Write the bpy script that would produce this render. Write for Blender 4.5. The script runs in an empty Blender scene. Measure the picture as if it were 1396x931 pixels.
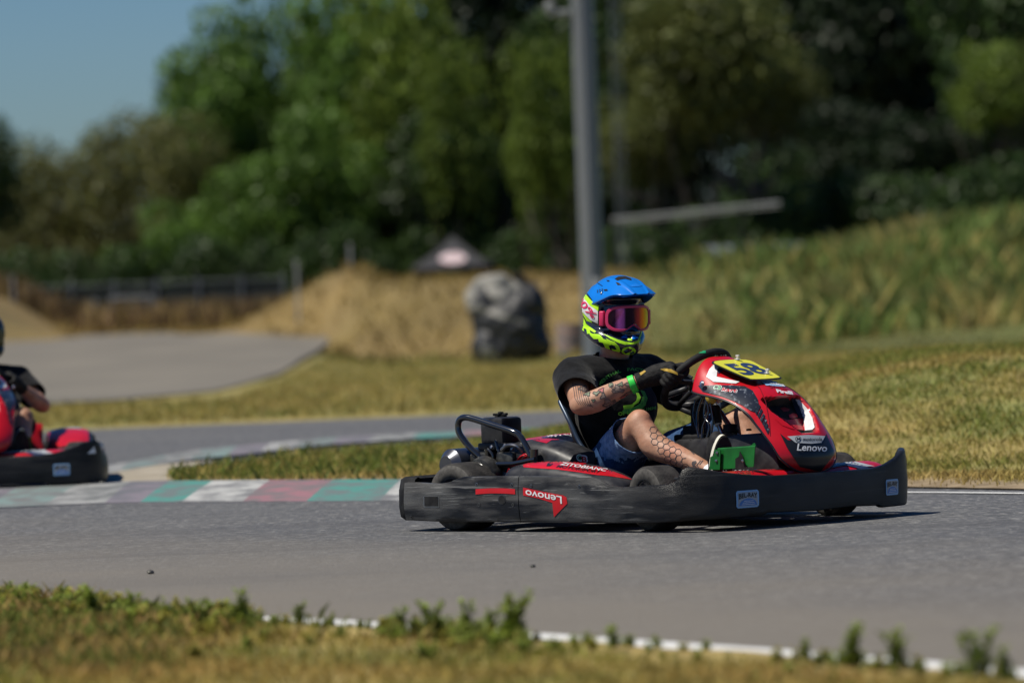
import bpy, bmesh, math, random
import numpy as np
from math import sin, cos, pi, radians, sqrt, atan2
from mathutils import Vector, Matrix, noise
from mathutils.bvhtree import BVHTree
from mathutils.geometry import tessellate_polygon

# ------------------------------------------------------------ camera, sky, sun, exposure
SC = bpy.context.scene
COL = SC.collection
FPX, IW, IH = 6600.0, 1396.0, 931.0
CAMZ = 0.91
cam = bpy.data.cameras.new('camera'); camo = bpy.data.objects.new('camera', cam); COL.objects.link(camo)
cam.sensor_width = 36.0; cam.lens = FPX / IW * 36.0
cam.clip_start = 0.5; cam.clip_end = 4000
RM = Matrix.Rotation(pi/2 - radians(.404), 4, 'X') @ Matrix.Rotation(radians(-2.2), 4, 'Z')
camo.matrix_world = Matrix.Translation((0, 0, CAMZ)) @ RM
cam.dof.use_dof = True; cam.dof.focus_distance = 19.75; cam.dof.aperture_fstop = 2.5; cam.dof.aperture_blades = 9
SC.camera = camo
SUN_DIR = Vector((-0.47, -0.16, 0.87)).normalized()
world = bpy.data.worlds.new('World'); SC.world = world; world.use_nodes = True
wn = world.node_tree; bg = wn.nodes['Background']
sky = wn.nodes.new('ShaderNodeTexSky'); sky.sky_type = 'NISHITA'; sky.sun_disc = False
sky.sun_elevation = math.asin(SUN_DIR.z); sky.sun_rotation = atan2(SUN_DIR.x, SUN_DIR.y)
sky.air_density = 1.0; sky.dust_density = .5; sky.ozone_density = 3.0; sky.altitude = 100
hs_ = wn.nodes.new('ShaderNodeHueSaturation'); hs_.inputs['Saturation'].default_value = 1.35
mu = wn.nodes.new('ShaderNodeMix'); mu.data_type = 'RGBA'; mu.blend_type = 'MULTIPLY'; mu.inputs['Factor'].default_value = 1; mu.inputs['B'].default_value = (.76, .93, 1.18, 1)
wn.links.new(sky.outputs[0], hs_.inputs['Color']); wn.links.new(hs_.outputs[0], mu.inputs['A']); wn.links.new(mu.outputs['Result'], bg.inputs[0]); bg.inputs[1].default_value = 0.05
sl = bpy.data.lights.new('sun', 'SUN'); slo = bpy.data.objects.new('sun', sl); COL.objects.link(slo)
sl.energy = 5.0; sl.angle = radians(.53); sl.color = (1, .94, .83)
slo.rotation_euler = SUN_DIR.to_track_quat('Z', 'Y').to_euler()
SC.view_settings.view_transform = 'Standard'; SC.view_settings.look = 'None'
SC.view_settings.exposure = 0.20; SC.view_settings.gamma = 1
SC.cycles.use_denoising = True
SC.cycles.max_bounces = 6; SC.cycles.transparent_max_bounces = 8

random.seed(5); RNG = np.random.default_rng(5)
RN = np.array(RM.to_3x3())
def ray(px, py): return RN @ np.array([(px-IW/2)/FPX, -(py-IH/2)/FPX, -1.0])
def G(px, py, z=0.0):
    d = ray(px, py); t = (z-CAMZ)/d[2]; return (d[0]*t, d[1]*t)
def AT(px, py, Y):
    d = ray(px, py); t = Y/d[1]; return (d[0]*t, Y, CAMZ+d[2]*t)

# ------------------------------------------------------------ materials
def mat(name, col, rough=.6, metal=0, col2=None, nscale=8, stretch=(1, 1, 1), bump=0, bscale=60, spec=.5, coat=0, detail=4, lo=.35, hi=.65, rough2=None, attr=None, trans=0, sheen=0):
    m = bpy.data.materials.new(name); m.use_nodes = True
    nt = m.node_tree; N = nt.nodes; L = nt.links; b = N['Principled BSDF']
    b.inputs['Base Color'].default_value = (*col, 1); b.inputs['Roughness'].default_value = rough
    b.inputs['Metallic'].default_value = metal; b.inputs['Specular IOR Level'].default_value = spec
    b.inputs['Coat Weight'].default_value = coat; b.inputs['Coat Roughness'].default_value = .08
    b.inputs['Sheen Weight'].default_value = sheen
    tc = N.new('ShaderNodeTexCoord'); mp = N.new('ShaderNodeMapping'); mp.inputs['Scale'].default_value = stretch
    L.new(tc.outputs['Object'], mp.inputs[0])
    base = None
    if attr:
        a = N.new('ShaderNodeAttribute'); a.attribute_name = attr; base = a.outputs['Color']
    if col2 is not None:
        n = N.new('ShaderNodeTexNoise'); n.inputs['Scale'].default_value = nscale; n.inputs['Detail'].default_value = detail
        L.new(mp.outputs[0], n.inputs['Vector'])
        r = N.new('ShaderNodeMapRange'); r.inputs[1].default_value = lo; r.inputs[2].default_value = hi
        L.new(n.outputs[0], r.inputs[0])
        mx = N.new('ShaderNodeMix'); mx.data_type = 'RGBA'
        L.new(r.outputs[0], mx.inputs['Factor'])
        mx.inputs['A'].default_value = (*col, 1); mx.inputs['B'].default_value = (*col2, 1)
        if base:
            mx.blend_type = 'MULTIPLY'; L.new(base, mx.inputs['A'])
        base = mx.outputs['Result']
        if rough2 is not None:
            mr = N.new('ShaderNodeMapRange'); mr.inputs[1].default_value = lo; mr.inputs[2].default_value = hi
            mr.inputs[3].default_value = rough; mr.inputs[4].default_value = rough2
            L.new(n.outputs[0], mr.inputs[0]); L.new(mr.outputs[0], b.inputs['Roughness'])
    if base: L.new(base, b.inputs['Base Color'])
    if bump:
        n2 = N.new('ShaderNodeTexNoise'); n2.inputs['Scale'].default_value = bscale; n2.inputs['Detail'].default_value = 5
        L.new(mp.outputs[0], n2.inputs['Vector'])
        bp = N.new('ShaderNodeBump'); bp.inputs['Strength'].default_value = bump; bp.inputs['Distance'].default_value = .01
        L.new(n2.outputs[0], bp.inputs['Height']); L.new(bp.outputs[0], b.inputs['Normal'])
    if trans:
        t = N.new('ShaderNodeBsdfTranslucent'); ms = N.new('ShaderNodeMixShader'); ms.inputs[0].default_value = trans
        if base: L.new(base, t.inputs[0])
        else: t.inputs[0].default_value = (*col, 1)
        L.new(b.outputs[0], ms.inputs[1]); L.new(t.outputs[0], ms.inputs[2]); L.new(ms.outputs[0], N['Material Output'].inputs[0])
    return m

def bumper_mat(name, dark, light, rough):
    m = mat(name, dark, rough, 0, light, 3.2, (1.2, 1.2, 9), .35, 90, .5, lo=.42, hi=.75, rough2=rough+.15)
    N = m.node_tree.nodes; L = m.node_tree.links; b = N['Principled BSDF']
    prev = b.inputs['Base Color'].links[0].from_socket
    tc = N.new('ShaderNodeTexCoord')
    for sc_, st, lo, col, rot in ((3.0, (1, 1, 2.2), .50, None, .2), (6.5, (.8, .8, 3), .60, .10, .1), (14, (.25, .25, 6), .64, .20, .06), (40, (.16, .16, 4.2), .66, .26, -.12), (26, (.3, .3, 3), .68, .22, .5), (60, (.12, .12, 5), .70, .012, .02)):  # broad layers paint silvery reflections among the scuffs; fine ones are scratches
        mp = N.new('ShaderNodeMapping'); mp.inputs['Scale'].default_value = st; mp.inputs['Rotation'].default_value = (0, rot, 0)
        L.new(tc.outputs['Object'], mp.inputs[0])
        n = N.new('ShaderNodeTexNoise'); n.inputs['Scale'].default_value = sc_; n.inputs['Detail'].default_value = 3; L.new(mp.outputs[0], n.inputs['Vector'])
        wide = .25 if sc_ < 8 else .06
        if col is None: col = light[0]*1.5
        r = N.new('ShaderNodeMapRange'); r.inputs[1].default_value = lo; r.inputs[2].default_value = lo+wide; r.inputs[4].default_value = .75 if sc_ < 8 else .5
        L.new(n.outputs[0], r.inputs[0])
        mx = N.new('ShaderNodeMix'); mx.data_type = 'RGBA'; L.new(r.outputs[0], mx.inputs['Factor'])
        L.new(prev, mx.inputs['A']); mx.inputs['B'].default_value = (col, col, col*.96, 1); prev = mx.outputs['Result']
    at = N.new('ShaderNodeAttribute'); at.attribute_name = 'sheen_shade'; mx = N.new('ShaderNodeMix'); mx.data_type = 'RGBA'; mx.blend_type = 'MULTIPLY'; mx.inputs['Factor'].default_value = 1
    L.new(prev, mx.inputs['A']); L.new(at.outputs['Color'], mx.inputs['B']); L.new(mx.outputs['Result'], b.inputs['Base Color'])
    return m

M = {}
M['bumper'] = bumper_mat('scuffed_bumper_plastic', (.006, .006, .0065), (.016, .0155, .015), .36)
M['bumper_side'] = bumper_mat('scuffed_plastic_painted_sheen', (.009, .009, .0095), (.085, .082, .077), .28)
M['black'] = mat('black_plastic', (.012, .012, .014), .35, 0, (.03, .03, .032), 20, rough2=.5)
M['blackmatte'] = mat('matte_black', (.009, .009, .01), .7, 0, (.022, .022, .022), 30)
M['rubber'] = mat('tyre_rubber', (.018, .017, .016), .75, 0, (.04, .037, .034), 25, bump=.3, bscale=120)
M['rubber_wall'] = mat('tyre_sidewall', (.05, .047, .043), .7, 0, (.085, .08, .072), 60)
M['red'] = mat('red_plastic', (.50, .006, .013), .33, 0, (.42, .006, .012), 9, spec=.4, coat=.25, bump=.03, bscale=30)
M['darkred'] = mat('dark_red_paint', (.16, .008, .01), .35, coat=.3)
M['white'] = mat('white_decal', (.72, .72, .72), .35, 0, (.6, .6, .61), 30)
M['grey'] = mat('grey_decal', (.36, .38, .40), .4)
M['navy'] = mat('navy_decal', (.02, .028, .06), .3, 0, (.035, .05, .10), 40, coat=.3)
M['blackdecal'] = mat('black_decal', (.012, .013, .016), .35, coat=.2)
M['charcoal'] = mat('charcoal_decal_scratched', (.015, .018, .026), .28, 0, (.20, .22, .25), 55, (1, 1, 1), lo=.56, hi=.72, coat=.4)
M['blue'] = mat('blue_decal', (.06, .20, .50), .4)
M['lightblue'] = mat('pale_blue_decal', (.25, .45, .68), .4)
M['yellow'] = mat('yellow_plate', (.62, .60, .035), .4, 0, (.55, .52, .03), 10)
M['greend'] = mat('green_decal', (.01, .25, .10), .4)
M['pedalgreen'] = mat('green_anodised_metal', (.006, .10, .015), .4, .2, (.01, .16, .025), 15)
M['steel'] = mat('worn_steel', (.32, .32, .33), .32, .9, (.2, .2, .2), 20)
M['chrome'] = mat('chrome_rim', (.62, .62, .63), .22, 1, (.4, .4, .4), 20)
M['bluesteel'] = mat('blue_grey_painted_steel', (.028, .045, .075), .35, .4)
M['tube'] = mat('gloss_black_tube', (.010, .011, .014), .16, 0, coat=.8)
M['muffler'] = mat('dark_heat_stained_metal', (.05, .06, .085), .3, .7, (.10, .10, .11), 12)
M['iron'] = mat('oily_cast_iron', (.03, .03, .03), .45, .6, (.09, .088, .08), 40)
M['brass'] = mat('amber_reflector_cup', (.45, .34, .06), .35, .2)
M['skin'] = mat('tanned_skin', (.44, .25, .165), .52, 0, (.33, .165, .10), 18, bump=.12, bscale=80)
M['tee'] = mat('black_cotton', (.0045, .0045, .005), .85, 0, (.009, .009, .0095), 30, bump=.9, bscale=14, sheen=.1)
M['denim'] = mat('blue_denim', (.016, .045, .12), .8, 0, (.04, .085, .18), 26, (1, 1, 1), bump=.6, bscale=24)
M['denimfade'] = mat('faded_denim', (.22, .32, .50), .8, 0, (.11, .19, .34), 60, bump=.5, bscale=40)
M['glove'] = mat('black_glove', (.010, .010, .010), .7, 0, (.02, .019, .018), 40, bump=.5, bscale=60)
M['mustard'] = mat('mustard_cuff', (.36, .23, .02), .7)
M['neon'] = mat('neon_green', (.42, .78, .008), .45)
M['band'] = mat('green_wristband', (.03, .62, .06), .45)
M['teegreen'] = mat('green_shirt_print', (.11, .46, .05), .8, 0, (.05, .20, .03), 120)
M['teelime'] = mat('lime_shirt_print', (.22, .52, .02), .8)
M['hblue'] = mat('gloss_blue_helmet', (.006, .165, .60), .22, coat=.5)
M['hblue2'] = mat('deep_blue_visor_underside', (.01, .17, .60), .4)
M['hnavy'] = mat('navy_helmet', (.008, .012, .03), .22, coat=.6)
M['pink'] = mat('pink_goggle_frame', (.55, .03, .12), .35)
M['hotpink'] = mat('pink_lettering', (.62, .02, .10), .5)
M['offwhite'] = mat('cream_rubber', (.62, .60, .50), .55)
M['tattoo'] = mat('tattoo_ink', (.075, .065, .065), .6)
M['tattoored'] = mat('red_tattoo_ink', (.34, .06, .06), .6)
M['tattoogreen'] = mat('green_tattoo_ink', (.13, .17, .10), .6)
M['glossblack'] = mat('gloss_black_helmet', (.006, .006, .006), .35, coat=.05, spec=.25)
N = M['skin'].node_tree.nodes; L = M['skin'].node_tree.links; b = N['Principled BSDF']; prev = b.inputs['Base Color'].links[0].from_socket; tc = N.new('ShaderNodeTexCoord')
for sc_, lo, hi, col, fac in ((5, .5, .7, (.50, .20, .13), .5), (45, .56, .72, (.24, .12, .08), .35), (160, .60, .70, (.20, .10, .07), .25)):
    nn = N.new('ShaderNodeTexNoise'); nn.inputs['Scale'].default_value = sc_; L.new(tc.outputs['Object'], nn.inputs['Vector']); rr_ = N.new('ShaderNodeMapRange'); rr_.inputs[1].default_value = lo; rr_.inputs[2].default_value = hi; rr_.inputs[4].default_value = fac; L.new(nn.outputs[0], rr_.inputs[0])
    mx = N.new('ShaderNodeMix'); mx.data_type = 'RGBA'; L.new(rr_.outputs[0], mx.inputs['Factor']); L.new(prev, mx.inputs['A']); mx.inputs['B'].default_value = (*col, 1); prev = mx.outputs['Result']
L.new(prev, b.inputs['Base Color']); b.inputs['Subsurface Weight'].default_value = .05; b.inputs['Subsurface Radius'].default_value = (.01, .004, .002)
for k, v in dict(tee=.08, glove=.15, denim=.12, denimfade=.12, blackmatte=.16, rubber=.2, rubber_wall=.2, black=.32, bumper=.16, bumper_side=.34, skin=.32, blackdecal=.3, charcoal=.4, iron=.3, tattoo=.1).items(): M[k].node_tree.nodes['Principled BSDF'].inputs['Specular IOR Level'].default_value = v
# mirrored goggle lens: tint runs across the lens
m = mat('mirrored_lens', (.1, .02, .1), .12, .85); M['lens'] = m
N = m.node_tree.nodes; L = m.node_tree.links
tc = N.new('ShaderNodeAttribute'); tc.attribute_name = 'tint'
cr_ = N.new('ShaderNodeValToRGB'); e = cr_.color_ramp.elements
e[0].position = 0; e[0].color = (.02, .01, .03, 1); e[1].position = 1; e[1].color = (.30, .42, .02, 1)
for p_, c_ in ((.12, (.03, .01, .06, 1)), (.20, (.45, .12, .62, 1)), (.29, (.30, .08, .40, 1)), (.33, (.015, .008, .02, 1)), (.5, (.03, .012, .03, 1)), (.62, (.22, .03, .07, 1)), (.74, (.42, .16, .03, 1)), (.86, (.38, .34, .02, 1))):
    q = e.new(p_); q.color = c_
L.new(tc.outputs['Fac'], cr_.inputs[0]); L.new(cr_.outputs[0], N['Principled BSDF'].inputs['Base Color'])

# ------------------------------------------------------------ mesh helpers
def new_obj(name, me, parent=None, mats=()):
    o = bpy.data.objects.new(name, me); COL.objects.link(o)
    for k in mats: me.materials.append(M[k] if isinstance(k, str) else k)
    if parent: o.parent = parent
    return o
def tag(o, label=None, cat=None, group=None, kind=None):
    if label: o['label'] = label
    if cat: o['category'] = cat
    if group: o['group'] = group
    if kind: o['kind'] = kind
    return o
def empty(name, loc, rz=0):
    o = bpy.data.objects.new(name, None); COL.objects.link(o); o.location = loc; o.rotation_euler = (0, 0, rz); o.empty_display_size = .1
    return o
class MB:
    def __init__(s): s.v = []; s.f = []; s.m = []
    def add(s, vs, fs, mi=0):
        b = len(s.v); s.v += [tuple(map(float, p)) for p in vs]; s.f += [tuple(b+i for i in f) for f in fs]; s.m += [mi]*len(fs)
    def box(s, c, d, rot=None, mi=0, bev=0.0):
        bm = bmesh.new(); bmesh.ops.create_cube(bm, size=1)
        for v in bm.verts: v.co = Vector((v.co.x*d[0], v.co.y*d[1], v.co.z*d[2]))
        if bev: bmesh.ops.bevel(bm, geom=list(bm.edges), offset=bev, segments=2, affect='EDGES', profile=.5)
        R = rot if rot is not None else Matrix.Identity(3)
        bm.verts.index_update()
        s.add([R @ v.co + Vector(c) for v in bm.verts], [[v.index for v in f.verts] for f in bm.faces], mi); bm.free()
    def prism(s, poly, h, axis=1, mi=0, at0=0, bev=0):
        # polygon in the two other axes, extruded along axis from at0 to at0+h
        def P(a, b, c):
            return {0: (c, a, b), 1: (a, c, b), 2: (a, b, c)}[axis]
        bm = bmesh.new(); n = len(poly)
        lo = [bm.verts.new(P(a, b, at0)) for a, b in poly]; hi = [bm.verts.new(P(a, b, at0+h)) for a, b in poly]
        bm.faces.new(lo); bm.faces.new(hi[::-1])
        for i in range(n): bm.faces.new((lo[i], hi[i], hi[(i+1) % n], lo[(i+1) % n]))
        bmesh.ops.recalc_face_normals(bm, faces=bm.faces)
        if bev: bmesh.ops.bevel(bm, geom=list(bm.edges), offset=bev, segments=2, affect='EDGES', profile=.5)
        bm.verts.index_update()
        s.add([v.co for v in bm.verts], [[v.index for v in f.verts] for f in bm.faces], mi); bm.free()
    def tube(s, path, r, n=12, mi=0, closed=False, cap=True):
        P = [Vector(p) for p in path]; k = len(P)
        rs = r if isinstance(r, (list, tuple)) else [r]*k
        T = []
        for i in range(k):
            a = P[(i-1) % k] if closed else P[max(i-1, 0)]; b = P[(i+1) % k] if closed else P[min(i+1, k-1)]
            T.append((b-a).normalized())
        up = Vector((0, 0, 1)) if abs(T[0].z) < .9 else Vector((1, 0, 0))
        u = T[0].cross(up).normalized(); vs = []
        for i in range(k):
            u = (u - T[i]*u.dot(T[i])).normalized(); w = T[i].cross(u)
            for j in range(n):
                a = 2*pi*j/n; vs.append(P[i]+(u*cos(a)+w*sin(a))*rs[i])
        fs = []
        for i in range(k if closed else k-1):
            for j in range(n):
                a = i*n+j; b = i*n+(j+1) % n; c = ((i+1) % k)*n
                fs.append((a, b, c+(j+1) % n, c+j))
        if cap and not closed: fs += [tuple(range(n))[::-1], tuple((k-1)*n+j for j in range(n))]
        s.add(vs, fs, mi)
    def lathe(s, prof, c, axis=(0, 1, 0), n=32, mi=0):
        # prof: (distance along axis, radius)
        A = Vector(axis).normalized(); u = A.orthogonal().normalized(); w = A.cross(u); c = Vector(c)
        vs = []; k = len(prof)
        for (h, r) in prof:
            for j in range(n):
                a = 2*pi*j/n; vs.append(c+A*h+(u*cos(a)+w*sin(a))*max(r, .0005))
        fs = [(i*n+j, i*n+(j+1) % n, (i+1)*n+(j+1) % n, (i+1)*n+j) for i in range(k-1) for j in range(n)]
        s.add(vs, fs, mi)
    def grid(s, rows, mi=0, closed=False):
        k = len(rows); n = len(rows[0]); b = []
        for r in rows: b += list(r)
        fs = []
        for i in range(k-1):
            for j in range(n if closed else n-1):
                fs.append((i*n+j, i*n+(j+1) % n, (i+1)*n+(j+1) % n, (i+1)*n+j))
        s.add(b, fs, mi)
    def build(s, name, mats, parent=None, off=(0, 0, 0), smooth=40, recalc=True, solid=0, sub=0):
        me = bpy.data.meshes.new(name); me.from_pydata([(a-off[0], b-off[1], c-off[2]) for a, b, c in s.v], [], s.f)
        me.polygons.foreach_set('material_index', s.m)
        if recalc:
            bm = bmesh.new(); bm.from_mesh(me); bmesh.ops.recalc_face_normals(bm, faces=bm.faces); bm.to_mesh(me); bm.free()
        me.polygons.foreach_set('use_smooth', [True]*len(me.polygons))
        if smooth: me.set_sharp_from_angle(angle=radians(smooth))
        me.update()
        o = new_obj(name, me, parent, mats if isinstance(mats, (list, tuple)) else [mats])
        if solid:
            md = o.modifiers.new('thickness', 'SOLIDIFY'); md.thickness = solid; md.offset = -1
        if sub:
            md = o.modifiers.new('subdivision', 'SUBSURF'); md.levels = sub; md.render_levels = sub
        return o
def catmull(P, n=8, closed=False):
    P = [np.array(p, float) for p in P]; out = []; k = len(P)
    for i in range(k if closed else k-1):
        if closed: p0, p1, p2, p3 = P[i-1], P[i], P[(i+1) % k], P[(i+2) % k]
        else: p0, p1, p2, p3 = P[max(i-1, 0)], P[i], P[i+1], P[min(i+2, k-1)]
        for j in range(n):
            t = j/n; out.append(.5*((2*p1)+(-p0+p2)*t+(2*p0-5*p1+4*p2-p3)*t*t+(-p0+3*p1-3*p2+p3)*t**3))
    if not closed: out.append(P[-1])
    return out
def eval_mesh(o):
    dg = bpy.context.evaluated_depsgraph_get(); dg.update()
    return bpy.data.meshes.new_from_object(o.evaluated_get(dg))
def blob(prims, voxel=.007, smooth=4, fac=.5):
    """union of tapered capsules and ellipsoids -> one continuous skin (mesh datablock)"""
    mb = MB()
    for p in prims:
        if p[0] == 'cap':
            pts = p[1]
            path = []; rs = []
            c = catmull([(*a[:3], a[3]) for a in pts], 5) if len(pts) > 2 else [np.array(pts[0], float)*(1-t)+np.array(pts[1], float)*t for t in np.linspace(0, 1, 6)]
            for q in c: path.append(Vector(q[:3])); rs.append(q[3])
            # rounded ends
            d0 = (path[0]-path[1]).normalized(); d1 = (path[-1]-path[-2]).normalized()
            a = [(path[0]+d0*rs[0]*sin(t), rs[0]*cos(t)) for t in (1.45, 1.1, .7, .35)]
            b = [(path[-1]+d1*rs[-1]*sin(t), rs[-1]*cos(t)) for t in (.35, .7, 1.1, 1.45)]
            mb.tube([x[0] for x in a]+path+[x[0] for x in b], [x[1] for x in a]+rs+[x[1] for x in b], 16)
        else:
            c, r = p[1], p[2]; R = p[3] if len(p) > 3 else Matrix.Identity(3)
            bm = bmesh.new(); bmesh.ops.create_icosphere(bm, subdivisions=3, radius=1)
            for v in bm.verts: v.co = R @ Vector((v.co.x*r[0], v.co.y*r[1], v.co.z*r[2])) + Vector(c)
            bm.verts.index_update()
            mb.add([v.co for v in bm.verts], [[v.index for v in f.verts] for f in bm.faces]); bm.free()
    o = mb.build('temp', [], smooth=0)
    md = o.modifiers.new('r', 'REMESH'); md.mode = 'VOXEL'; md.voxel_size = voxel; md.adaptivity = 0; md.use_smooth_shade = True
    if smooth:
        ms = o.modifiers.new('s', 'SMOOTH'); ms.iterations = smooth; ms.factor = fac
    me = eval_mesh(o); old = o.data; bpy.data.objects.remove(o); bpy.data.meshes.remove(old)
    return me
def cut(me, co, no):
    bm = bmesh.new(); bm.from_mesh(me)
    bmesh.ops.bisect_plane(bm, geom=bm.verts[:]+bm.edges[:]+bm.faces[:], plane_co=co, plane_no=no, clear_outer=True); bm.to_mesh(me); bm.free()
def cut_local(me, co, no, rad):
    """remove what lies beyond the plane, only near co"""
    bm = bmesh.new(); bm.from_mesh(me); co = Vector(co); no = Vector(no).normalized()
    near = [f for f in bm.faces if (f.calc_center_median()-co).length < rad]
    es = {e for f in near for e in f.edges}; vs = {v for f in near for v in f.verts}
    bmesh.ops.bisect_plane(bm, geom=list(vs)+list(es)+near, plane_co=co, plane_no=no)
    kill = [f for f in bm.faces if (f.calc_center_median()-co).length < rad and (f.calc_center_median()-co).dot(no) > 1e-5]
    bmesh.ops.delete(bm, geom=kill, context='FACES'); bm.to_mesh(me); bm.free()
def shift(me, off):
    me.transform(Matrix.Translation((-off[0], -off[1], -off[2]))); return me
def obj_from(name, me, mats, parent, off=(0, 0, 0), smooth=0):
    shift(me, off); me.polygons.foreach_set('use_smooth', [True]*len(me.polygons))
    me.materials.clear()
    return new_obj(name, me, parent, mats if isinstance(mats, (list, tuple)) else [mats])

# ------------------------------------------------------------ artwork laid on curved panels
YAW = radians(-43); KO = np.array([.55, 20., 0.])
cy, sy = cos(YAW), sin(YAW)
KM = np.array([[cy, sy, 0], [-sy, cy, 0], [0, 0, 1]])
CAML = KM @ (np.array([0, 0, CAMZ])-KO)
def LR(px, py):     # line of drawing-sheet point (px, py) in the kart's own frame
    return CAML, KM @ ray(px, py)
def INV(px, py, ax, val):
    o, d = LR(px, py); return o+d*((val-o[ax])/d[ax])
def bvh_of(o):
    me = eval_mesh(o); b = BVHTree.FromPolygons([v.co for v in me.vertices], [tuple(p.vertices) for p in me.polygons]); bpy.data.meshes.remove(me); return b
def refine(verts, tris, mx):
    bm = bmesh.new(); vs = [bm.verts.new((a, b, 0)) for a, b in verts]
    for t in tris:
        try: bm.faces.new([vs[i] for i in t])
        except ValueError: pass
    for _ in range(7):
        es = [e for e in bm.edges if e.calc_length() > mx]
        if not es: break
        bmesh.ops.subdivide_edges(bm, edges=es, cuts=1); bmesh.ops.triangulate(bm, faces=bm.faces)
    bm.verts.index_update(); r = [(v.co.x, v.co.y) for v in bm.verts], [tuple(v.index for v in f.verts) for f in bm.faces]; bm.free(); return r
def poly2d(poly, smoothn=0):
    if smoothn: poly = [tuple(p) for p in catmull(poly, smoothn, True)]
    t = tessellate_polygon([[Vector((a, b, 0)) for a, b in poly]]); return list(poly), [tuple(x) for x in t]
def text2d(s, bold=0.0, shear=0.0):
    c = bpy.data.curves.new('t', 'FONT'); c.body = s; c.offset = bold; c.shear = shear; c.resolution_u = 3
    o = bpy.data.objects.new('t', c); COL.objects.link(o); me = eval_mesh(o)
    v = [(p.co.x, p.co.y) for p in me.vertices]; t = []
    for p in me.polygons:
        q = list(p.vertices); t += [(q[0], q[i], q[i+1]) for i in range(1, len(q)-1)]
    bpy.data.objects.remove(o); bpy.data.curves.remove(c); bpy.data.meshes.remove(me)
    a = np.array(v); mn = a.min(0); mxx = a.max(0)
    return [((x-mn[0])/(mxx[0]-mn[0]), (y-mn[1])/(mxx[1]-mn[1])) for x, y in v], t
def merge2d(parts):
    V = []; T = []
    for v, t in parts:
        b = len(V); V += v; T += [tuple(b+i for i in q) for q in t]
    return V, T
def put_text(s, o, ux, uy, bold=0, shear=0):
    """unit text box mapped with origin o, baseline vector ux and height vector uy (sheet units)"""
    v, t = text2d(s, bold, shear); return [(o[0]+a*ux[0]+b*uy[0], o[1]+a*ux[1]+b*uy[1]) for a, b in v], t
def stamp(name, v2t, bvh, key, parent, off=(0, 0, 0), lift=.0016, mx=2.2, lim=3, mirror=False, far=25, label=None, thick=False):
    v, t = refine(v2t[0], v2t[1], mx); pts = []; ok = []
    for a, b in v:
        o, d = LR(a, b); h = bvh.ray_cast(Vector(o), Vector(d).normalized(), far)
        if h[0] is None: pts.append((0, 0, 0)); ok.append(False); continue
        n = h[1] if h[1].dot(Vector(d)) < 0 else -h[1]
        p = h[0]+n*lift; pts.append(tuple(p)); ok.append(True)
    P = np.array(pts); F = []
    for q in t:
        if all(ok[i] for i in q):
            a = P[list(q)]; e_ = max(np.linalg.norm(a[0]-a[1]), np.linalg.norm(a[1]-a[2]), np.linalg.norm(a[2]-a[0]))
            if e_ < .0045*mx*lim: F.append(q)
    if not F: return None
    V = [tuple(p) for p in P]
    if mirror:
        b = len(V); V2 = [(p[0], -p[1], p[2]) for p in V]; F = F+[tuple(b+i for i in q[::-1]) for q in F]; V = V+V2
    mb = MB(); mb.add(V, F); ob = mb.build(name, key, parent, off, smooth=0, recalc=False)
    bm = bmesh.new(); bm.from_mesh(ob.data); bmesh.ops.delete(bm, geom=[x for x in bm.verts if not x.link_faces], context='VERTS'); bm.to_mesh(ob.data); bm.free()
    if label: ob['label'] = label
    return ob

# ------------------------------------------------------------ the go-kart
GK = empty('go_kart', KO, YAW)
tag(GK, 'red and black go-kart with yellow number plate 58 and a blue-helmeted driver', 'go-kart', 'racing go-karts on the track')
half = [(-.77, -.675), (-.6, -.68), (-.3, -.68), (0, -.68), (.3, -.682), (.5, -.69), (.66, -.692), (.775, -.668), (.852, -.612), (.893, -.528), (.912, -.35), (.928, -.15), (.933, 0)]
BP = np.array(catmull(half+[(a, -b) for a, b in half[-2::-1]], 14)); BS = np.r_[0, np.cumsum(np.hypot(*np.diff(BP, axis=0).T))]; BL = BS[-1]
def bxy(s): return np.array([np.interp(s, BS, BP[:, 0]), np.interp(s, BS, BP[:, 1])])
def bnorm(s):
    t = bxy(s+.012)-bxy(s-.012); t /= np.linalg.norm(t); return np.array([t[1], -t[0]])
ZT = [(0, .20), (.029, .205), (.16, .199), (.219, .197), (.27, .203), (.32, .218), (.352, .225), (.5, .226), (.663, .226), (1.04, .223), (1.104, .207), (1.145, .188), (1.215, .180), (1.352, .186), (1.46, .19), (1.505, .202), (1.53, .245), (1.56, .258), (1.626, .247), (1.68, .234), (1.814, .216), (1.973, .204), (2.249, .203), (2.43, .202), (2.6, .202), (2.69, .212), (2.76, .232), (2.84, .262), (2.93, .272), (2.975, .25), (2.99, .202)]
ZT += [(4.497-a, b) for a, b in reversed(ZT[:15])]
ZBt = [(0, .048), (.2, .042), (.663, .04), (1.2, .038), (1.426, .040), (1.60, .05), (1.90, .05), (1.925, .060), (2.2, .052), (2.44, .056), (2.63, .050), (2.65, .040), (2.95, .040), (4.4965, .045)]
def zt(s): return np.interp(s, [a for a, b in ZT], [b for a, b in ZT])
def zb(s): return np.interp(s, [a for a, b in ZBt], [b for a, b in ZBt])
def bsurf(s, z, out=0.0):
    """outer bumper face; gently convex, with a shallow waist line"""
    p = bxy(s); n = bnorm(s); a = zb(s); b = zt(s); t = (z-a)/(b-a)
    w = .010*sin(pi*min(max(t, 0), 1))**.6 + .0025*noise.noise(Vector((s*5, z*14, 0)))
    w += .006*math.exp(-((s-1.08)/.07)**2)*sin(pi*min(max(t, 0), 1))
    q = p+n*(w+out); return np.array([q[0], q[1], z])
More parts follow.
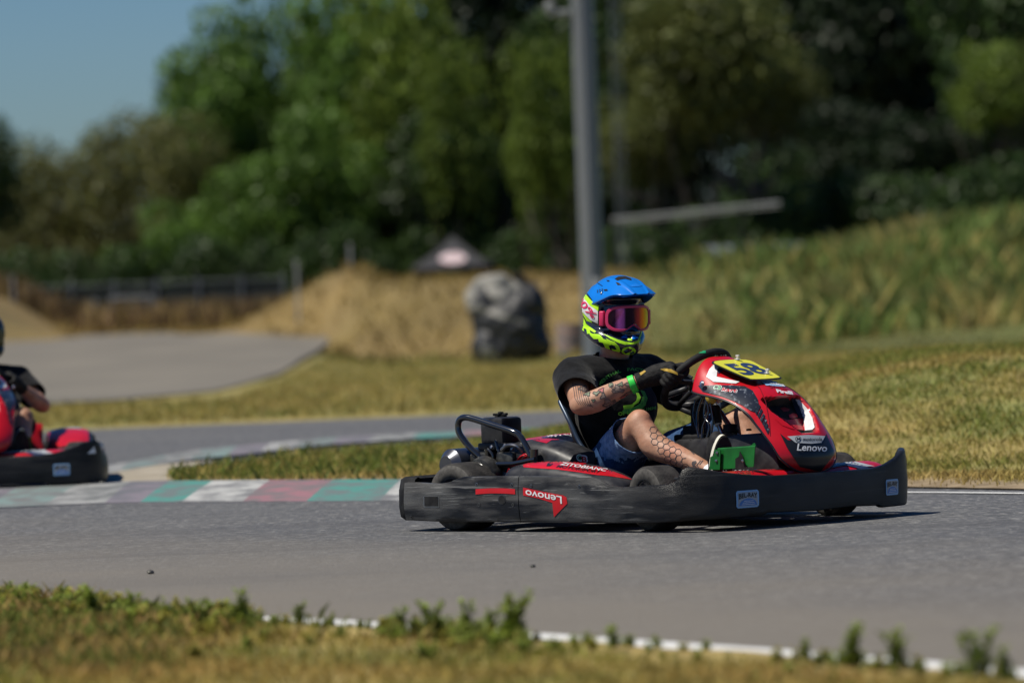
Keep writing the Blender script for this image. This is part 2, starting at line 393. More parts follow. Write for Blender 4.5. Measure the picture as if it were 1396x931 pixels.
def bumper_piece(name, s0, s1, key, zfun=None, label=None):
    mb = MB(); S = np.linspace(s0, s1, max(6, int((s1-s0)/.012))); rows = []
    for s in S:
        a, b = zb(s), zt(s); r = []
        for t in np.linspace(.03, .965, 12): r.append(bsurf(s, a+(b-a)*t))
        p = bxy(s); n = bnorm(s)
        for o_, dz in ((.0015, -.001), (-.003, .0015), (-.016, .0015), (-.022, -.004)):
            q = p+n*o_; r.append((q[0], q[1], b+dz))
        for o_, t in ((-.022, .8), (-.020, .5), (-.022, .15)):
            q = p+n*o_; r.append((q[0], q[1], a+(b-a)*t))
        for o_, dz in ((-.018, .001), (-.004, 0)):
            q = p+n*o_; r.append((q[0], q[1], a+dz))
        rows.append(r)
    n = len(rows[0]); mb.grid(rows, closed=True)
    b0 = (len(rows)-1)*n
    mb.f += [tuple(range(n)), tuple(b0+j for j in range(n))[::-1]]; mb.m += [0, 0]
    o = mb.build(name, key, GK, smooth=38)
    if label: o['label'] = label
    return o
def bstamp(name, v2t, key, parent, lift=.0022, mx=.006):
    v, t = refine(v2t[0], v2t[1], mx); mb = MB(); mb.add([bsurf(a, b, lift) for a, b in v], t)
    return mb.build(name, key, parent, smooth=0, recalc=False)
SEAM = .663
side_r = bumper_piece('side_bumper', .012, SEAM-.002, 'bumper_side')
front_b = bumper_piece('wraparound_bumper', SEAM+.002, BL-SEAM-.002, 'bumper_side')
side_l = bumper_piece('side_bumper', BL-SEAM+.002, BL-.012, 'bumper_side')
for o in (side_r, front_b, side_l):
    a = o.data.color_attributes.new('sheen_shade', 'FLOAT_COLOR', 'POINT'); c4 = []
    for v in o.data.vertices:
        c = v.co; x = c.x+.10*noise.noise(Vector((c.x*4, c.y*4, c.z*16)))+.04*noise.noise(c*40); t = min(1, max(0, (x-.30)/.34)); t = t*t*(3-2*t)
        w = 1-.76*t+.45*math.exp(-((c.x-.30)/.09)**2)*(.6+noise.noise(c*18)); c4 += [w, w, w, 1]  # paints the front's shade darker and the bulge's bright reflection lighter
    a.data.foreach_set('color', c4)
# rear bumper: thick rounded bar round the back
mb = MB(); rows = []
rp = catmull([(-.70, -.662), (-.775, -.655), (-.815, -.60), (-.83, -.4), (-.835, 0), (-.83, .4), (-.815, .60), (-.775, .655), (-.70, .662)], 8)
for i, p in enumerate(rp):
    a = rp[max(i-1, 0)]; b = rp[min(i+1, len(rp)-1)]; t = (b-a)/np.linalg.norm(b-a); n = np.array([t[1], -t[0]])*-1
    n = -n if n @ p < 0 else n
    r = []
    for (o_, z) in ((-.03, .06), (.0, .046), (.018, .06), (.024, .10), (.022, .17), (.012, .215), (-.005, .225), (-.03, .215), (-.035, .14)):
        r.append((p[0]+n[0]*o_, p[1]+n[1]*o_, z))
    rows.append(r)
mb.grid(rows, closed=True); rear_b = mb.build('rear_bumper', 'blackmatte', GK, smooth=50)
# marks on the side bumper
def rectpoly(s0, s1, z0, z1): return poly2d([(s0, z0), (s1, z0), (s1, z1), (s0, z1)])
def arcbar(s0, s1, z, h, rise, n=12):
    top = [(s0+(s1-s0)*i/n, z+h/2+rise*(1-(2*i/n-1)**2)) for i in range(n+1)]; bot = [(a, b-h) for a, b in top]
    return poly2d(top+bot[::-1])
bstamp('red_stripe', arcbar(.428, .648, .165, .021, .004), 'red', side_r)
bstamp('handle_slot_rim', rectpoly(.130, .218, .102, .147), 'steel', side_r, .0015)
bstamp('handle_slot', rectpoly(.135, .214, .106, .146), 'blackmatte', side_r, .0026)
circ = lambda cx, cz, r: poly2d([(cx+r*cos(a), cz+r*sin(a)) for a in np.linspace(0, 2*pi, 20, endpoint=False)])
bstamp('round_hole_rim', circ(.572, .134, .0215), 'muffler', side_r, .0015)
bstamp('round_hole', circ(.572, .132, .0175), 'blackmatte', side_r, .0026)
for i, (a, z) in enumerate(((.432, .195), (.628, .193), (.443, .112), (.632, .112), (.05, .06), (1.0, .185), (.735, .188))):
    pr = side_r if a < SEAM else front_b
    bstamp('rivet', circ(a, z, .0065), 'steel', pr, .0016); bstamp('rivet_hole', circ(a, z, .0045), 'blackmatte', pr, .0028)
# red arrow with the upside-down lettering
bstamp('red_arrow', poly2d([(.692, .182), (.692, .150), (.775, .138), (.852, .120), (.852, .062), (.932, .117), (.930, .142), (.912, .150), (.80, .165)]), 'red', front_b)
v, t = text2d('Lenovo', .012)
bstamp('lettering', ([(.905-a*.198, .146-.0-b*.030+.028*a*1.0) for a, b in v], t), 'white', front_b, .0042)
def oil_sticker(s0, s1, z0, z1):
    w = s1-s0; h = z1-z0
    rr = [(s0+w*a, z0+h*b) for a, b in ((.06, 0), (.94, 0), (1, .1), (1, .9), (.94, 1), (.06, 1), (0, .9), (0, .1))]
    st = bstamp('oil_sticker', poly2d(rr), 'lightblue', front_b, .002)
    bstamp('sticker_field', poly2d([(s0+w*a, z0+h*b) for a, b in ((.07, .09), (.93, .09), (.93, .91), (.07, .91))]), 'grey', front_b, .003)
    arc = [(s0+w*(.5+.40*cos(a)), z0+h*(.12+.42*sin(a))) for a in np.linspace(0, pi, 14)]
    bstamp('blue_dome', poly2d(arc), 'blue', front_b, .0038)
    vt = []
    v, t = text2d('BEL-RAY', .03)
    vt = ([(s0+w*(.09+.82*a), z0+h*(.50+.10*(1-(2*a-1)**2)+b*(.32-.06*(1-(2*a-1)**2)))) for a, b in v], t)
    bstamp('lettering', vt, 'blackdecal', front_b, .0046, .004)
    for k in range(3): bstamp('small_lettering', rectpoly(s0+w*(.28-.04*k), s0+w*(.72+.04*k), z0+h*(.38-.1*k), z0+h*(.41-.1*k)), 'white', front_b, .005)
    return st
oil_sticker(1.747, 1.868, .088, .156)
oil_sticker(2.672, 2.762, .088, .152)
bstamp('white_flash', poly2d([(2.86, .20), (2.92, .20), (2.91, .238)]), 'white', front_b)

# wheels
def wheel(c, R, w, steer, front):
    cx, cy_, cz = c; side = -1 if cy_ < 0 else 1
    A = Vector((sin(radians(steer))*side*-1*-1 if False else -sin(radians(steer))*side, cos(radians(steer))*side, 0)); A.normalize()
    h = w/2; g = []
    prof = [(-h*.75, R*.50), (-h*.98, R*.58), (-h*1.0, R*.80), (-h*.93, R*.93), (-h*.78, R*.99), (-h*.5, R), (0, R*1.003), (h*.5, R), (h*.78, R*.99), (h*.93, R*.93), (h*1.0, R*.80), (h*.98, R*.58), (h*.75, R*.50)]
    mb = MB(); mb.lathe(prof, c, A, 56); W = mb.build('wheel', 'rubber', GK, smooth=60)
    for p in W.data.polygons: pass
    W.data.materials.append(M['rubber_wall'])
    for p in W.data.polygons:
        d = (Vector(p.center)-Vector(c)); ax = d.dot(A); rad = (d-A*ax).length
        if rad < R*.95: p.material_index = 1
    rp_ = [(h*.74, R*.60), (h*.97, R*.59), (h*.96, R*.545), (h*.90, R*.50), (h*.55, R*.42), (h*.42, R*.30), (h*.5, R*.16), (h*.9, R*.15), (h*.92, R*.02)]
    mb = MB(); mb.lathe(rp_, c, A, 40); mb.lathe([(-h*.7, R*.51), (h*.5, R*.43)], c, A, 30)
    mb.build('rim', 'chrome' if front else 'muffler', W, smooth=50)
    mb = MB(); u = A.orthogonal().normalized(); w_ = A.cross(u)
    for k in range(5):
        a = 2*pi*k/5+.3; q = Vector(c)+A*h*.5+(u*cos(a)+w_*sin(a))*R*.27; mb.lathe([(0, .0001), (0, .007), (.012, .007), (.012, .0001)], q, A, 8)
    mb.build('wheel_nuts', 'steel', W, smooth=30)
    return W
wheel((.515, -.545, .13), .13, .125, -15, True)
wheel((.53, .545, .13), .13, .125, -15, True)
wheel((-.53, -.545, .14), .14, .19, 0, False)
wheel((-.53, .545, .14), .14, .19, 0, False)
mb = MB(); mb.tube([(-.53, -.47, .14), (-.53, .47, .14)], .02, 14)
mb.build('rear_axle', 'steel', GK)
# chassis rails and floor tray
mb = MB()
for s in (-1, 1):
    mb.tube(catmull([(-.74, s*.30, .11), (-.3, s*.32, .085), (.1, s*.31, .08), (.35, s*.25, .08), (.6, s*.22, .08), (.86, s*.26, .085)], 5), .016, 10)
    mb.tube([(.5, s*.2, .085), (.52, s*.44, .12)], .016, 10)
    mb.tube(catmull([(.2, s*.32, .1), (.0, s*.60, .12), (-.3, s*.62, .12), (-.42, s*.40, .11)], 5), .014, 8)
    mb.tube([(.52, s*.44, .06), (.52, s*.44, .19)], .017, 8)
mb.tube([(-.74, -.62, .12), (-.74, .62, .12)], .016, 10); mb.tube([(.86, -.5, .10), (.86, .5, .10)], .016, 10); mb.tube([(-.2, -.32, .085), (-.2, .32, .085)], .014, 8)
mb.tube([(.50, -.43, .13), (.42, -.1, .15), (.42, .1, .15), (.50, .43, .13)], .009, 8)
mb.build('chassis_frame', 'tube', GK)
mb = MB(); mb.prism([(-.1, -.30), (.2, -.31), (.45, -.24), (.86, -.24), (.86, .24), (.45, .24), (.2, .31), (-.1, .30)], .006, 2, at0=.062); mb.build('floor_tray', 'blackmatte', GK)

# seat shell
mb = MB(); rows = []
cen = catmull([(-.375, .50), (-.345, .40), (-.30, .27), (-.24, .15), (-.14, .085), (0, .075), (.13, .10)], 6)
edg = catmull([(-.318, .512), (-.245, .43), (-.185, .335), (-.10, .265), (.0, .215), (.08, .18), (.15, .15)], 6)
hw = np.interp(np.linspace(0, 1, len(cen)), [0, .15, .5, 1], [.18, .205, .215, .19])
for c, e_, h in zip(cen, edg, hw):
    r = []
    for v in np.linspace(-1, 1, 25):
        f = abs(v)**3.2; r.append((c[0]+(e_[0]-c[0])*f, h*v*(1+.04*f), c[1]+(e_[1]-c[1])*f))
    rows.append(r)
mb.grid(rows); seat = mb.build('seat', 'black', GK, solid=.010)
mb = MB()
for s in (-1, 1): mb.tube([(c[0]+(e_[0]-c[0])*1.0, h*s*1.04, e_[1]) for c, e_, h in zip(cen, edg, hw)], .010, 10)
mb.tube([(cen[0][0]+(edg[0][0]-cen[0][0])*abs(v)**3.2, hw[0]*v*1.04, cen[0][1]+(edg[0][1]-cen[0][1])*abs(v)**3.2) for v in np.linspace(-1, 1, 21)], .010, 10)
mb.build('seat_edge', 'bluesteel', seat)

# side pods
def pod(s, zr):
    mb = MB(); rows = []
    X = [-.27, -.255, -.22, -.12, 0, .12, .22, .30, .345]; Z = [.235, .262, .275, .280, .274, .258, .236, .212, .19]
    YO = [.60, .62, .625, .625, .625, .622, .615, .60, .57]; YI = [.40, .37, .355, .35, .35, .36, .38, .41, .45]
    for x, z, yo, yi in zip(X, Z, YO, YI):
        z = z+zr*(1 if x < 0 else max(0, 1-x*3)); r = []
        for (y, zz) in ((yo, .09), (yo+.006, .14), (yo+.004, z-.055), (yo-.012, z-.022), (yo-.05, z-.004), ((yo+yi)/2, z), (yi+.03, z-.006), (yi, z-.03), (yi-.006, .14), (yi, .09)): r.append((x, s*y, zz))
        rows.append(r)
    mb.grid(rows); k = len(rows[0]); mb.f.append(tuple(range(k))); mb.m.append(0)
    b = (len(rows)-1)*k; mb.f.append(tuple(b+j for j in range(k))); mb.m.append(0)
    return mb.build('side_pod', 'black', GK, smooth=60, sub=2)
pr = pod(-1, 0); pl = pod(1, .045)
pb = bvh_of(pr)
stamp('red_panel', poly2d([(713, 634), (722, 629), (740, 627.5), (762, 627.5), (800, 632), (828, 640), (850, 648), (862, 654), (850, 652), (830, 649), (812, 647.5), (790, 644), (760, 640), (735, 638.5), (714, 637)]), pb, 'red', pr)
stamp('dark_stroke', poly2d([(749, 628.5), (757, 628.6), (753, 634), (750, 636), (745, 636), (747, 632)]), pb, 'blackdecal', pr, lift=.003)
stamp('lettering', put_text('ZITOBIANC', (763, 634.3), (62, 9.0), (4, -3.6), .02), pb, 'white', pr, lift=.0034, mx=1.6)
stamp('lettering', put_text('MOTORSPORT', (758, 637.6), (58, 8.2), (4, -3.0), .01), pb, 'blackdecal', pr, lift=.0034, mx=1.6)
pbl = bvh_of(pl)
mb = MB()
for k_, (x0, x1, key) in enumerate(((-.25, .26, 'red'),)):
    rows = []
    for x in np.linspace(x0, x1, 26):
        r = []
        for y in np.linspace(.375, .60, 12):
            h = pbl.ray_cast(Vector((x, y, 1)), Vector((0, 0, -1))); r.append(tuple(h[0]+h[1]*.002) if h[0] else (x, y, .2))
        rows.append(r)
    mb.grid(rows)
mb.build('red_panel', 'red', pl, recalc=False)
mb = MB(); rows = []
for x in np.linspace(-.2, -.05, 10):
    rows.append([tuple(pbl.ray_cast(Vector((x+.12*(y-.4), y, 1)), Vector((0, 0, -1)))[0]+Vector((0, 0, .0045))) for y in np.linspace(.42, .56, 8)])
mb.grid(rows); mb.build('white_patch', 'grey', pl, recalc=False)

# nose pod behind the front bumper
mb = MB(); rows = []
for y in np.linspace(-.575, .575, 47):
    a = abs(y)/.575; xf = .905-.05*a**4-.028; xb = .70-.10*max(0, a-.3)+.0
    hgt = .224+.001*math.exp(-((abs(y)-.40)/.12)**2)-.035*max(0, (a-.82)/.18)**2-.004*math.exp(-(y/.2)**2)
    r = [(xf, y, .10), (xf+.004, y, hgt-.05), (xf-.012, y, hgt-.018), (xf-.05, y, hgt), (xf-.11, y, hgt+.006), (xb, y, hgt-.012), (xb-.02, y, hgt-.05), (xb-.02, y, .11)]
    rows.append(r)
mb.grid(rows); k = len(rows[0])
mb.f += [tuple(range(k)), tuple((len(rows)-1)*k+j for j in range(k))]; mb.m += [0, 0]
nose = mb.build('nose_pod', 'red', GK, smooth=60, sub=1)
nb = bvh_of(nose)
for nm, po, key in (('dark_stripe', [(1146, 633), (1160, 630), (1195, 641), (1190, 644)], 'navy'), ('dark_stripe', [(1040, 634), (1118, 634), (1128, 638), (1090, 637), (1060, 636)], 'navy'), ('grey_stripe', [(1110, 633), (1150, 630), (1158, 634), (1125, 640)], 'bluesteel'),
                    ('pale_stripe', [(1146, 631), (1160, 628.5), (1192, 636), (1180, 636.5)], 'grey'), ('green_mark', [(1094, 636.5), (1107, 634), (1118, 637), (1118, 641), (1106, 640), (1096, 640)], 'greend'), ('black_stripe', [(985, 641.5), (1030, 637.5), (1078, 638), (1083, 641), (1030, 640)], 'blackdecal')):
    stamp(nm, poly2d(po), nb, key, nose, lift=.0035)
stamp('lettering', put_text('ZITOBIANC', (985, 643.5), (47, -2), (2, -3.4), .02), nb, 'white', nose, lift=.0045, mx=1.6)
stamp('lettering', put_text('SPORT', (1003, 646.5), (24, -1), (2, -2.6), .01), nb, 'blackdecal', nose, lift=.0045, mx=1.6)
stamp('lettering', put_text('PIRELLI', (1127, 637.2), (27, -4), (1, -3.2), .02), nb, 'white', nose, lift=.0045, mx=1.6)

# small wing that lies on the bumper's right shoulder
mb = MB(); mb.prism([(.70, -.655), (.82, -.62), (.885, -.52), (.885, -.40), (.80, -.50), (.72, -.60)], .012, 2, at0=.205, bev=.003)
mb.build('corner_wing', 'black', GK)

# steering fairing
ST = [((.372, .655), (.398, .545), .175), ((.392, .679), (.412, .538), .188), ((.44, .660), (.465, .527), .198), ((.52, .610), (.555, .512), .203), ((.60, .576), (.640, .487), .205), ((.68, .548), (.710, .447), .203),
      ((.757, .490), (.748, .405), .200), ((.822, .418), (.785, .362), .196), ((.875, .348), (.820, .318), .190), ((.905, .295), (.845, .272), .178), ((.912, .255), (.862, .240), .150), ((.900, .222), (.872, .215), .105), ((.885, .205), (.878, .202), .045)]
SC_ = catmull([(a[0], a[1], b[0], b[1], h) for a, b, h in ST], 8)
def fpt(u, v):
    i = u*(len(SC_)-1); k = min(int(i), len(SC_)-2); q = SC_[k]*(1-(i-k))+SC_[k+1]*(i-k)
    f = abs(v)**3.0
    return np.array([q[0]+(q[2]-q[0])*f, q[4]*v*(1-.0*f), q[1]+(q[3]-q[1])*f])
def fnorm(u, v):
    e = .004; a = fpt(min(u+e, 1), v)-fpt(max(u-e, 0), v); b = fpt(u, min(v+e*4, 1))-fpt(u, max(v-e*4, -1)); n = np.cross(b, a); return -n/np.linalg.norm(n) if n[0]*1+n[2]*.5 < 0 else n/np.linalg.norm(n)
NU, NV = 150, 84
def in_hole(p):
    # pocket opening seen from the front: lateral y, height z
    y, z = p[1], p[2]
    if not (.362 < z < .512) or p[0] < .68: return 0
    t = (z-.362)/.15; w = (.052+.075*min(1, t*1.6)**.8)*(1-max(0, (t-.93)/.07)**2*.3)
    d = min((w-abs(y))/.02, (z-.362)/.014, (.512-z)/.014); return max(0, min(1, d))
HP = [fpt(i/(NU-1), v) for i in range(NU) for v in np.linspace(-1, 1, NV)]
mb = MB(); rows = []; deep = []
for i in range(NU):
    r = []
    for v in np.linspace(-1, 1, NV):
        u = i/(NU-1); p = fpt(u, v); d = in_hole(p)
        d = d*d*(3-2*d); deep.append(d)
        if d > 0: p = p+np.array([-.72, 0, -.30])*.085*d
        r.append(p)
    rows.append(r)
mb.grid(rows); fair = mb.build('steering_fairing', ['red', 'blackmatte', 'white', 'bluesteel', 'darkred'], GK, smooth=50, solid=.004)
deep = np.array(deep)
for p in fair.data.polygons:
    d = np.mean([deep[i] for i in p.vertices]); c = p.center
    if d > .35: p.material_index = 1
PB = bvh_of(fair)
for nm, po, key, lf in (('red_inner_panel', [(1056, 571), (1063, 569), (1073, 573), (1084, 571), (1095, 571), (1098, 587), (1080, 585), (1066, 580)], 'red', .002), ('blue_inner_stripe', [(1078, 543), (1085, 543), (1092, 556), (1098, 570), (1091, 571), (1085, 560)], 'bluesteel', .003), ('white_inner_stripe', [(1084, 543), (1090, 545), (1101, 557), (1108, 570), (1111, 583), (1108, 586), (1098, 587), (1096, 571), (1091, 557)], 'white', .003), ('red_grommet', [(1075, 566), (1080, 564), (1086, 565), (1087, 569), (1081, 571), (1076, 570)], 'red', .003), ('red_grommet', [(1063, 557), (1069, 555.5), (1076, 558), (1075, 561), (1068, 561.5)], 'darkred', .003)):
    stamp(nm, poly2d(po), PB, key, fair, lift=lf)
mb = MB(); mb.tube([fpt(u, 1) for u in np.linspace(0, 1, 50)]+[fpt(u, -1) for u in np.linspace(1, 0, 50)], .0045, 8, closed=True); mb.build('edge_trim', 'blackdecal', fair)
# outer skin (without pocket) used to lay the artwork on
mbs = MB(); mbs.grid([[HP[i*NV+j] for j in range(NV)] for i in range(NU)])
FB = BVHTree.FromPolygons([Vector(v) for v in mbs.v], mbs.f)
S = lambda n, po, key, lift=.003, mir=True, sm=0: stamp(n, poly2d(po, sm), FB, key, fair, lift=lift, mirror=mir)
S('white_chevron', [(976, 494), (981, 499), (978, 504), (977, 514), (990, 517), (1008, 521), (1003, 523.5), (973, 521), (963, 514), (967, 504)], 'white')
S('dark_chevron_edge', [(981, 499), (984, 503), (985, 506), (979, 510), (978, 504)], 'navy', .0034)
S('carbon_flash', [(952, 526), (975, 525.5), (1000, 526), (1015, 527), (1026, 533), (1033, 545), (1034, 552), (1028, 562), (1023, 560), (1012, 553), (1000, 547), (985, 541), (958, 534)], 'charcoal')
for k, (a, b) in enumerate([(1035.5, 551), (1038.5, 557), (1041.5, 563.5), (1044, 570), (1046, 576), (1048, 582)]):
    S('dark_slash', [(a-1, b), (a+1.3, b+3.2), (a-4.5+k*.6, b+15-k), (a-7+k*.6, b+11-k)], 'charcoal')
S('black_mask', [(1063, 591), (1074, 600), (1100, 604), (1120, 600), (1126, 592), (1131, 605), (1136, 614), (1136, 620), (1128, 630), (1118, 642), (1090, 636), (1073, 611)], 'blackdecal', .0030, False)
S('badge_panel', [(1073, 595.5), (1100, 593.5), (1124, 595), (1119, 604), (1105, 605.5), (1084, 604)], 'grey', .0048, False)
def ftext(n, s, o, ux, uy, key, b=.0, lift=.0062, mx=1.3, sh=0): return stamp(n, put_text(s, o, ux, uy, b, sh), FB, key, fair, lift=lift, mx=mx)
ftext('lettering', 'motorola', (1093, 602.2), (26, -.2), (1, -5.2), 'blackdecal', .012)
ring = [(1087.3+3.9*cos(a), 599.3+3.9*sin(a)) for a in np.linspace(0, 2*pi, 20, endpoint=False)]; ring2 = [(1087.3+3.1*cos(a), 599.3+3.1*sin(a)) for a in np.linspace(0, 2*pi, 20, endpoint=False)]
S('round_emblem', ring, 'blackdecal', .0060, False); S('round_emblem_field', ring2, 'grey', .0068, False)
ftext('emblem_letter', 'M', (1085.2, 601), (4.2, 0), (.2, -3.4), 'blackdecal', .03, .0076)
ftext('lettering', 'Lenovo', (1085.5, 614.6), (40, 1.6), (1.4, -9.2), 'white', .018)
ftext('lettering', 'MONACO', (968, 486.4), (28, -.6), (1.5, -3.0), 'white', .03, .004)
ftext('lettering', 'CB', (972, 531.5), (11, 1.6), (2.5, -6.4), 'white', .075, .0046)
ftext('lettering', 'CB', (972.8, 531.2), (9.6, 1.5), (2.2, -5.6), 'greend', .02, .0058)
ftext('lettering', 'kart', (983.5, 534.3), (21, 2.4), (2.6, -5.2), 'white', .075, .0046)
ftext('lettering', 'kart', (984.3, 533.9), (19.4, 2.3), (2.4, -4.6), 'red', .015, .0058)
S('blue_white_sticker', [(1035, 518.5), (1042, 518), (1070, 524), (1072, 528), (1044, 526)], 'lightblue', .003, False)
ftext('lettering', 'racing', (1046, 524.6), (24, 3.6), (-2, -3.6), 'white', .03, .0046)
ftext('lettering', 'SPORTING', (1049, 529.2), (26, 3.0), (-2, -3.4), 'darkred', .02, .004)
ftext('lettering', 'Pirelli', (1059, 536), (22, 3.0), (-2, -4.8), 'white', .05, .004)
S('panel_seam', [(1025, 519), (1036, 529), (1044, 548), (1049, 575), (1050, 594), (1049.2, 594), (1048.2, 575), (1043.2, 548.4), (1035.3, 529.6), (1024.5, 519.6)], 'darkred', .0026)
mb = MB()
for s in (-1, 1):
    c = Vector(INV(958.5, 523.5, 1, -.19)); c.y *= -s; mb.lathe([(0, .0001), (0, .008), (.014, .007), (.016, .0001)], c, (-.1, s, .35), 14); mb.lathe([(.005, .0001), (.005, .012), (.009, .012), (.009, .0001)], c, (-.1, s, .35), 14)
mb.build('fairing_bolt', 'chrome', fair)
# yellow number plate
PC = Vector((.545, 0, .618)); ph = radians(22); PU = Vector((0, 1, 0)); PV = Vector((-cos(ph), 0, sin(ph))); PN = PU.cross(PV); PN = PN if PN.z > 0 else -PN
sh = [(-.098, -.085), (-.070, -.106), (.070, -.106), (.098, -.085), (.116, .03), (.098, .100), (-.098, .100), (-.116, .03)]
sh = [tuple(p) for p in catmull(sh, 4, True)]
def plate(scale, h0, h1):
    mb = MB(); n = len(sh); P = []
    for h in (h0, h1): P += [PC+PU*a*scale+PV*b*scale+PN*(h-.03*(a/.12)**2*0) for a, b in sh]
    mb.add(P, [tuple(range(n)), tuple(range(n, 2*n))[::-1]]+[(i, (i+1) % n, n+(i+1) % n, n+i) for i in range(n)]); return mb
pla = plate(1.04, 0, .004).build('number_plate', 'blackdecal', GK, smooth=30)
plate(.985, .0045, .0055).build('yellow_field', 'yellow', pla, smooth=30)
v, t = text2d('58', .035); mb = MB(); mb.add([PC+PU*((a-.5)*.178)+PV*((b-.5)*.130)+PN*.0068 for a, b in v], t); mb.build('digits', 'navy', pla, recalc=False)
mb = MB()
for (a, b) in ((.045, .098), (.055, -.060)):
    q = PC+PU*a+PV*b+PN*.008; mb.lathe([(0, .0001), (0, .009), (.004, .008), (.005, .005), (.018, .005), (.018, .0001)], q, PN, 14)
    mb.box(q+PN*.014+PV*.004, (.018, .008, .009), bev=.002); mb.box(q+PN*.003, (.026, .011, .003), Matrix.Rotation(.5, 3, 'Z'), bev=.001)
M['zinc'] = mat('zinc_clip', (.62, .62, .60), .4, .35); mb.build('plate_clip', 'zinc', pla)
mb = MB(); mb.tube([PC-PN*.004+PV*.05, PC-PN*.04+PV*.05], .008, 8); mb.tube([PC-PN*.004-PV*.05, PC-PN*.04-PV*.05], .008, 8); mb.build('plate_bracket', 'blackmatte', pla)
# fairing mounts, steering column, wheel
mb = MB(); mb.tube([(.80, 0, .10), (.86, 0, .235)], .014, 10); mb.tube([(.80, -.06, .11), (.845, -.06, .24)], .008, 8); mb.build('fairing_mount', 'blackmatte', fair)
WC = Vector((.27, 0, .585)); wn_ = Vector((-.70, 0, .71)).normalized(); wu = Vector((.71, 0, .70)).normalized(); wv = Vector((0, 1, 0)); WR = .158
def rimp(a, r=WR): return WC+wu*cos(a)*r+wv*sin(a)*r   # a=0 top, a=-pi/2 the driver's right
mb = MB(); mb.tube([rimp(a) for a in np.linspace(0, 2*pi, 56, endpoint=False)], .0165, 14, closed=True); sw = mb.build('steering_wheel', 'blackmatte', GK, smooth=60)
sb = bvh_of(sw)
mb = MB(); mb.lathe([(-.012, .0001), (-.012, .05), (.004, .05), (.008, .03), (.012, .0001)], WC-wn_*.02, wn_, 20)
for a in (pi/2, -pi/2, pi):
    q = rimp(a, WR-.008); mb.tube([WC-wn_*.022, q], [.014, .009], 8)
mb.build('wheel_spokes', 'black', sw)
stamp('rim_sticker', poly2d([(950, 479), (962, 478.5), (962, 481.5), (950, 482)]), sb, 'greend', sw, lift=.002)
mb = MB(); mb.tube([WC-wn_*.02, Vector((.36, 0, .49)), Vector((.60, 0, .20))], .011, 12); col_ = mb.build('steering_column', 'steel', GK)
mb = MB(); p0 = Vector(INV(974, 556, 1, -.05)); p1 = Vector(INV(978.5, 577, 1, -.05)); p2 = Vector(INV(987, 598, 1, -.05)); mb.tube([p0+Vector((0, 0, .012)), p0, p1], [.017, .023, .019], 14); mb.tube([p1, p1+(p2-p1)*.12], .015, 14, mi=1); mb.tube([p1, p2], .0095, 12, mi=2)
mb.build('column_boot', ['blackmatte', 'offwhite', 'steel'], GK)
mb = MB(); c = INV(970.5, 543, 1, -.06); mb.lathe([(-.02, .012), (0, .024), (.012, .024), (.02, .012), (.021, .0001)], c, (.2, -1, -.3), 18); mb.build('amber_cap', 'brass', GK)
# brake/throttle hoses between column and tank
mb = MB()
for pts, r in (([(958, 540), (951, 560), (950, 578), (953, 598)], .0055), ([(961, 541), (966, 560), (958, 582), (957, 598)], .005), ([(964, 540), (960, 566), (967, 580), (963, 600)], .006), ([(948, 545), (945, 565), (951, 590)], .004), ([(968, 548), (972, 572), (968, 598)], .005)):
    mb.tube(catmull([INV(a, b, 1, -.07-.01*i) for i, (a, b) in enumerate(pts)], 7), r, 8)
mb.build('hoses', 'tube', GK)
mb = MB(); mb.box(INV(952, 574, 1, -.03), (.05, .045, .15), bev=.008); mb.box(INV(945, 590, 1, -.02), (.07, .06, .06), bev=.01); mb.tube([INV(945, 598, 1, -.1), INV(945, 604, 1, -.1)], .016, 12); mb.tube([INV(966, 596, 1, -.1), INV(966, 604, 1, -.1)], .014, 12)
mb.build('steering_support', 'blackmatte', GK)
mb = MB(); a = Vector(INV(969, 560, 1, .0)); b = Vector(INV(1003, 543, 1, .02)); mb.box((a+b)/2, ((b-a).length, .012, .026), Matrix.Rotation(-atan2(b.z-a.z, b.x-a.x), 3, 'Y'), bev=.003); mb.build('fairing_strut', 'bluesteel', GK)
mb = MB()
for (a, b, r) in (((905, 541), (936, 530), .012), ((912, 552), (950, 552), .016), ((905, 546), (950, 566), .013)):
    mb.tube([INV(*a, 1, .03), INV(*b, 1, .0)], r, 10)
mb.build('steering_brace', 'black', GK)
# front tank / cover between the legs
mb = MB()
tk = [(.235, .345), (.40, .35), (.56, .362), (.715, .367), (.775, .30), (.80, .20), (.80, .12), (.22, .12)]
mb.prism(tk, .20, 1, at0=-.12, bev=.018); tank = mb.build('fuel_tank', 'black', GK, smooth=35)
mb = MB(); mb.box((.30, -.005, .35), (.16, .19, .03), bev=.008); mb.lathe([(0, .0001), (0, .036), (.014, .036), (.018, .030), (.035, .030), (.038, .0001)], INV(996, 590, 1, -.02), (0, 0, 1), 22); mb.lathe([(0, .0001), (0, .012), (.008, .01), (.009, .0001)], INV(1021, 587, 1, -.02), (0, 0, 1), 12)
mb.build('tank_cap', 'blackmatte', tank)
stamp('pale_label', poly2d([(968, 596.5), (979, 592.8), (980, 594.6), (969, 598.3)]), bvh_of(tank), 'white', tank)
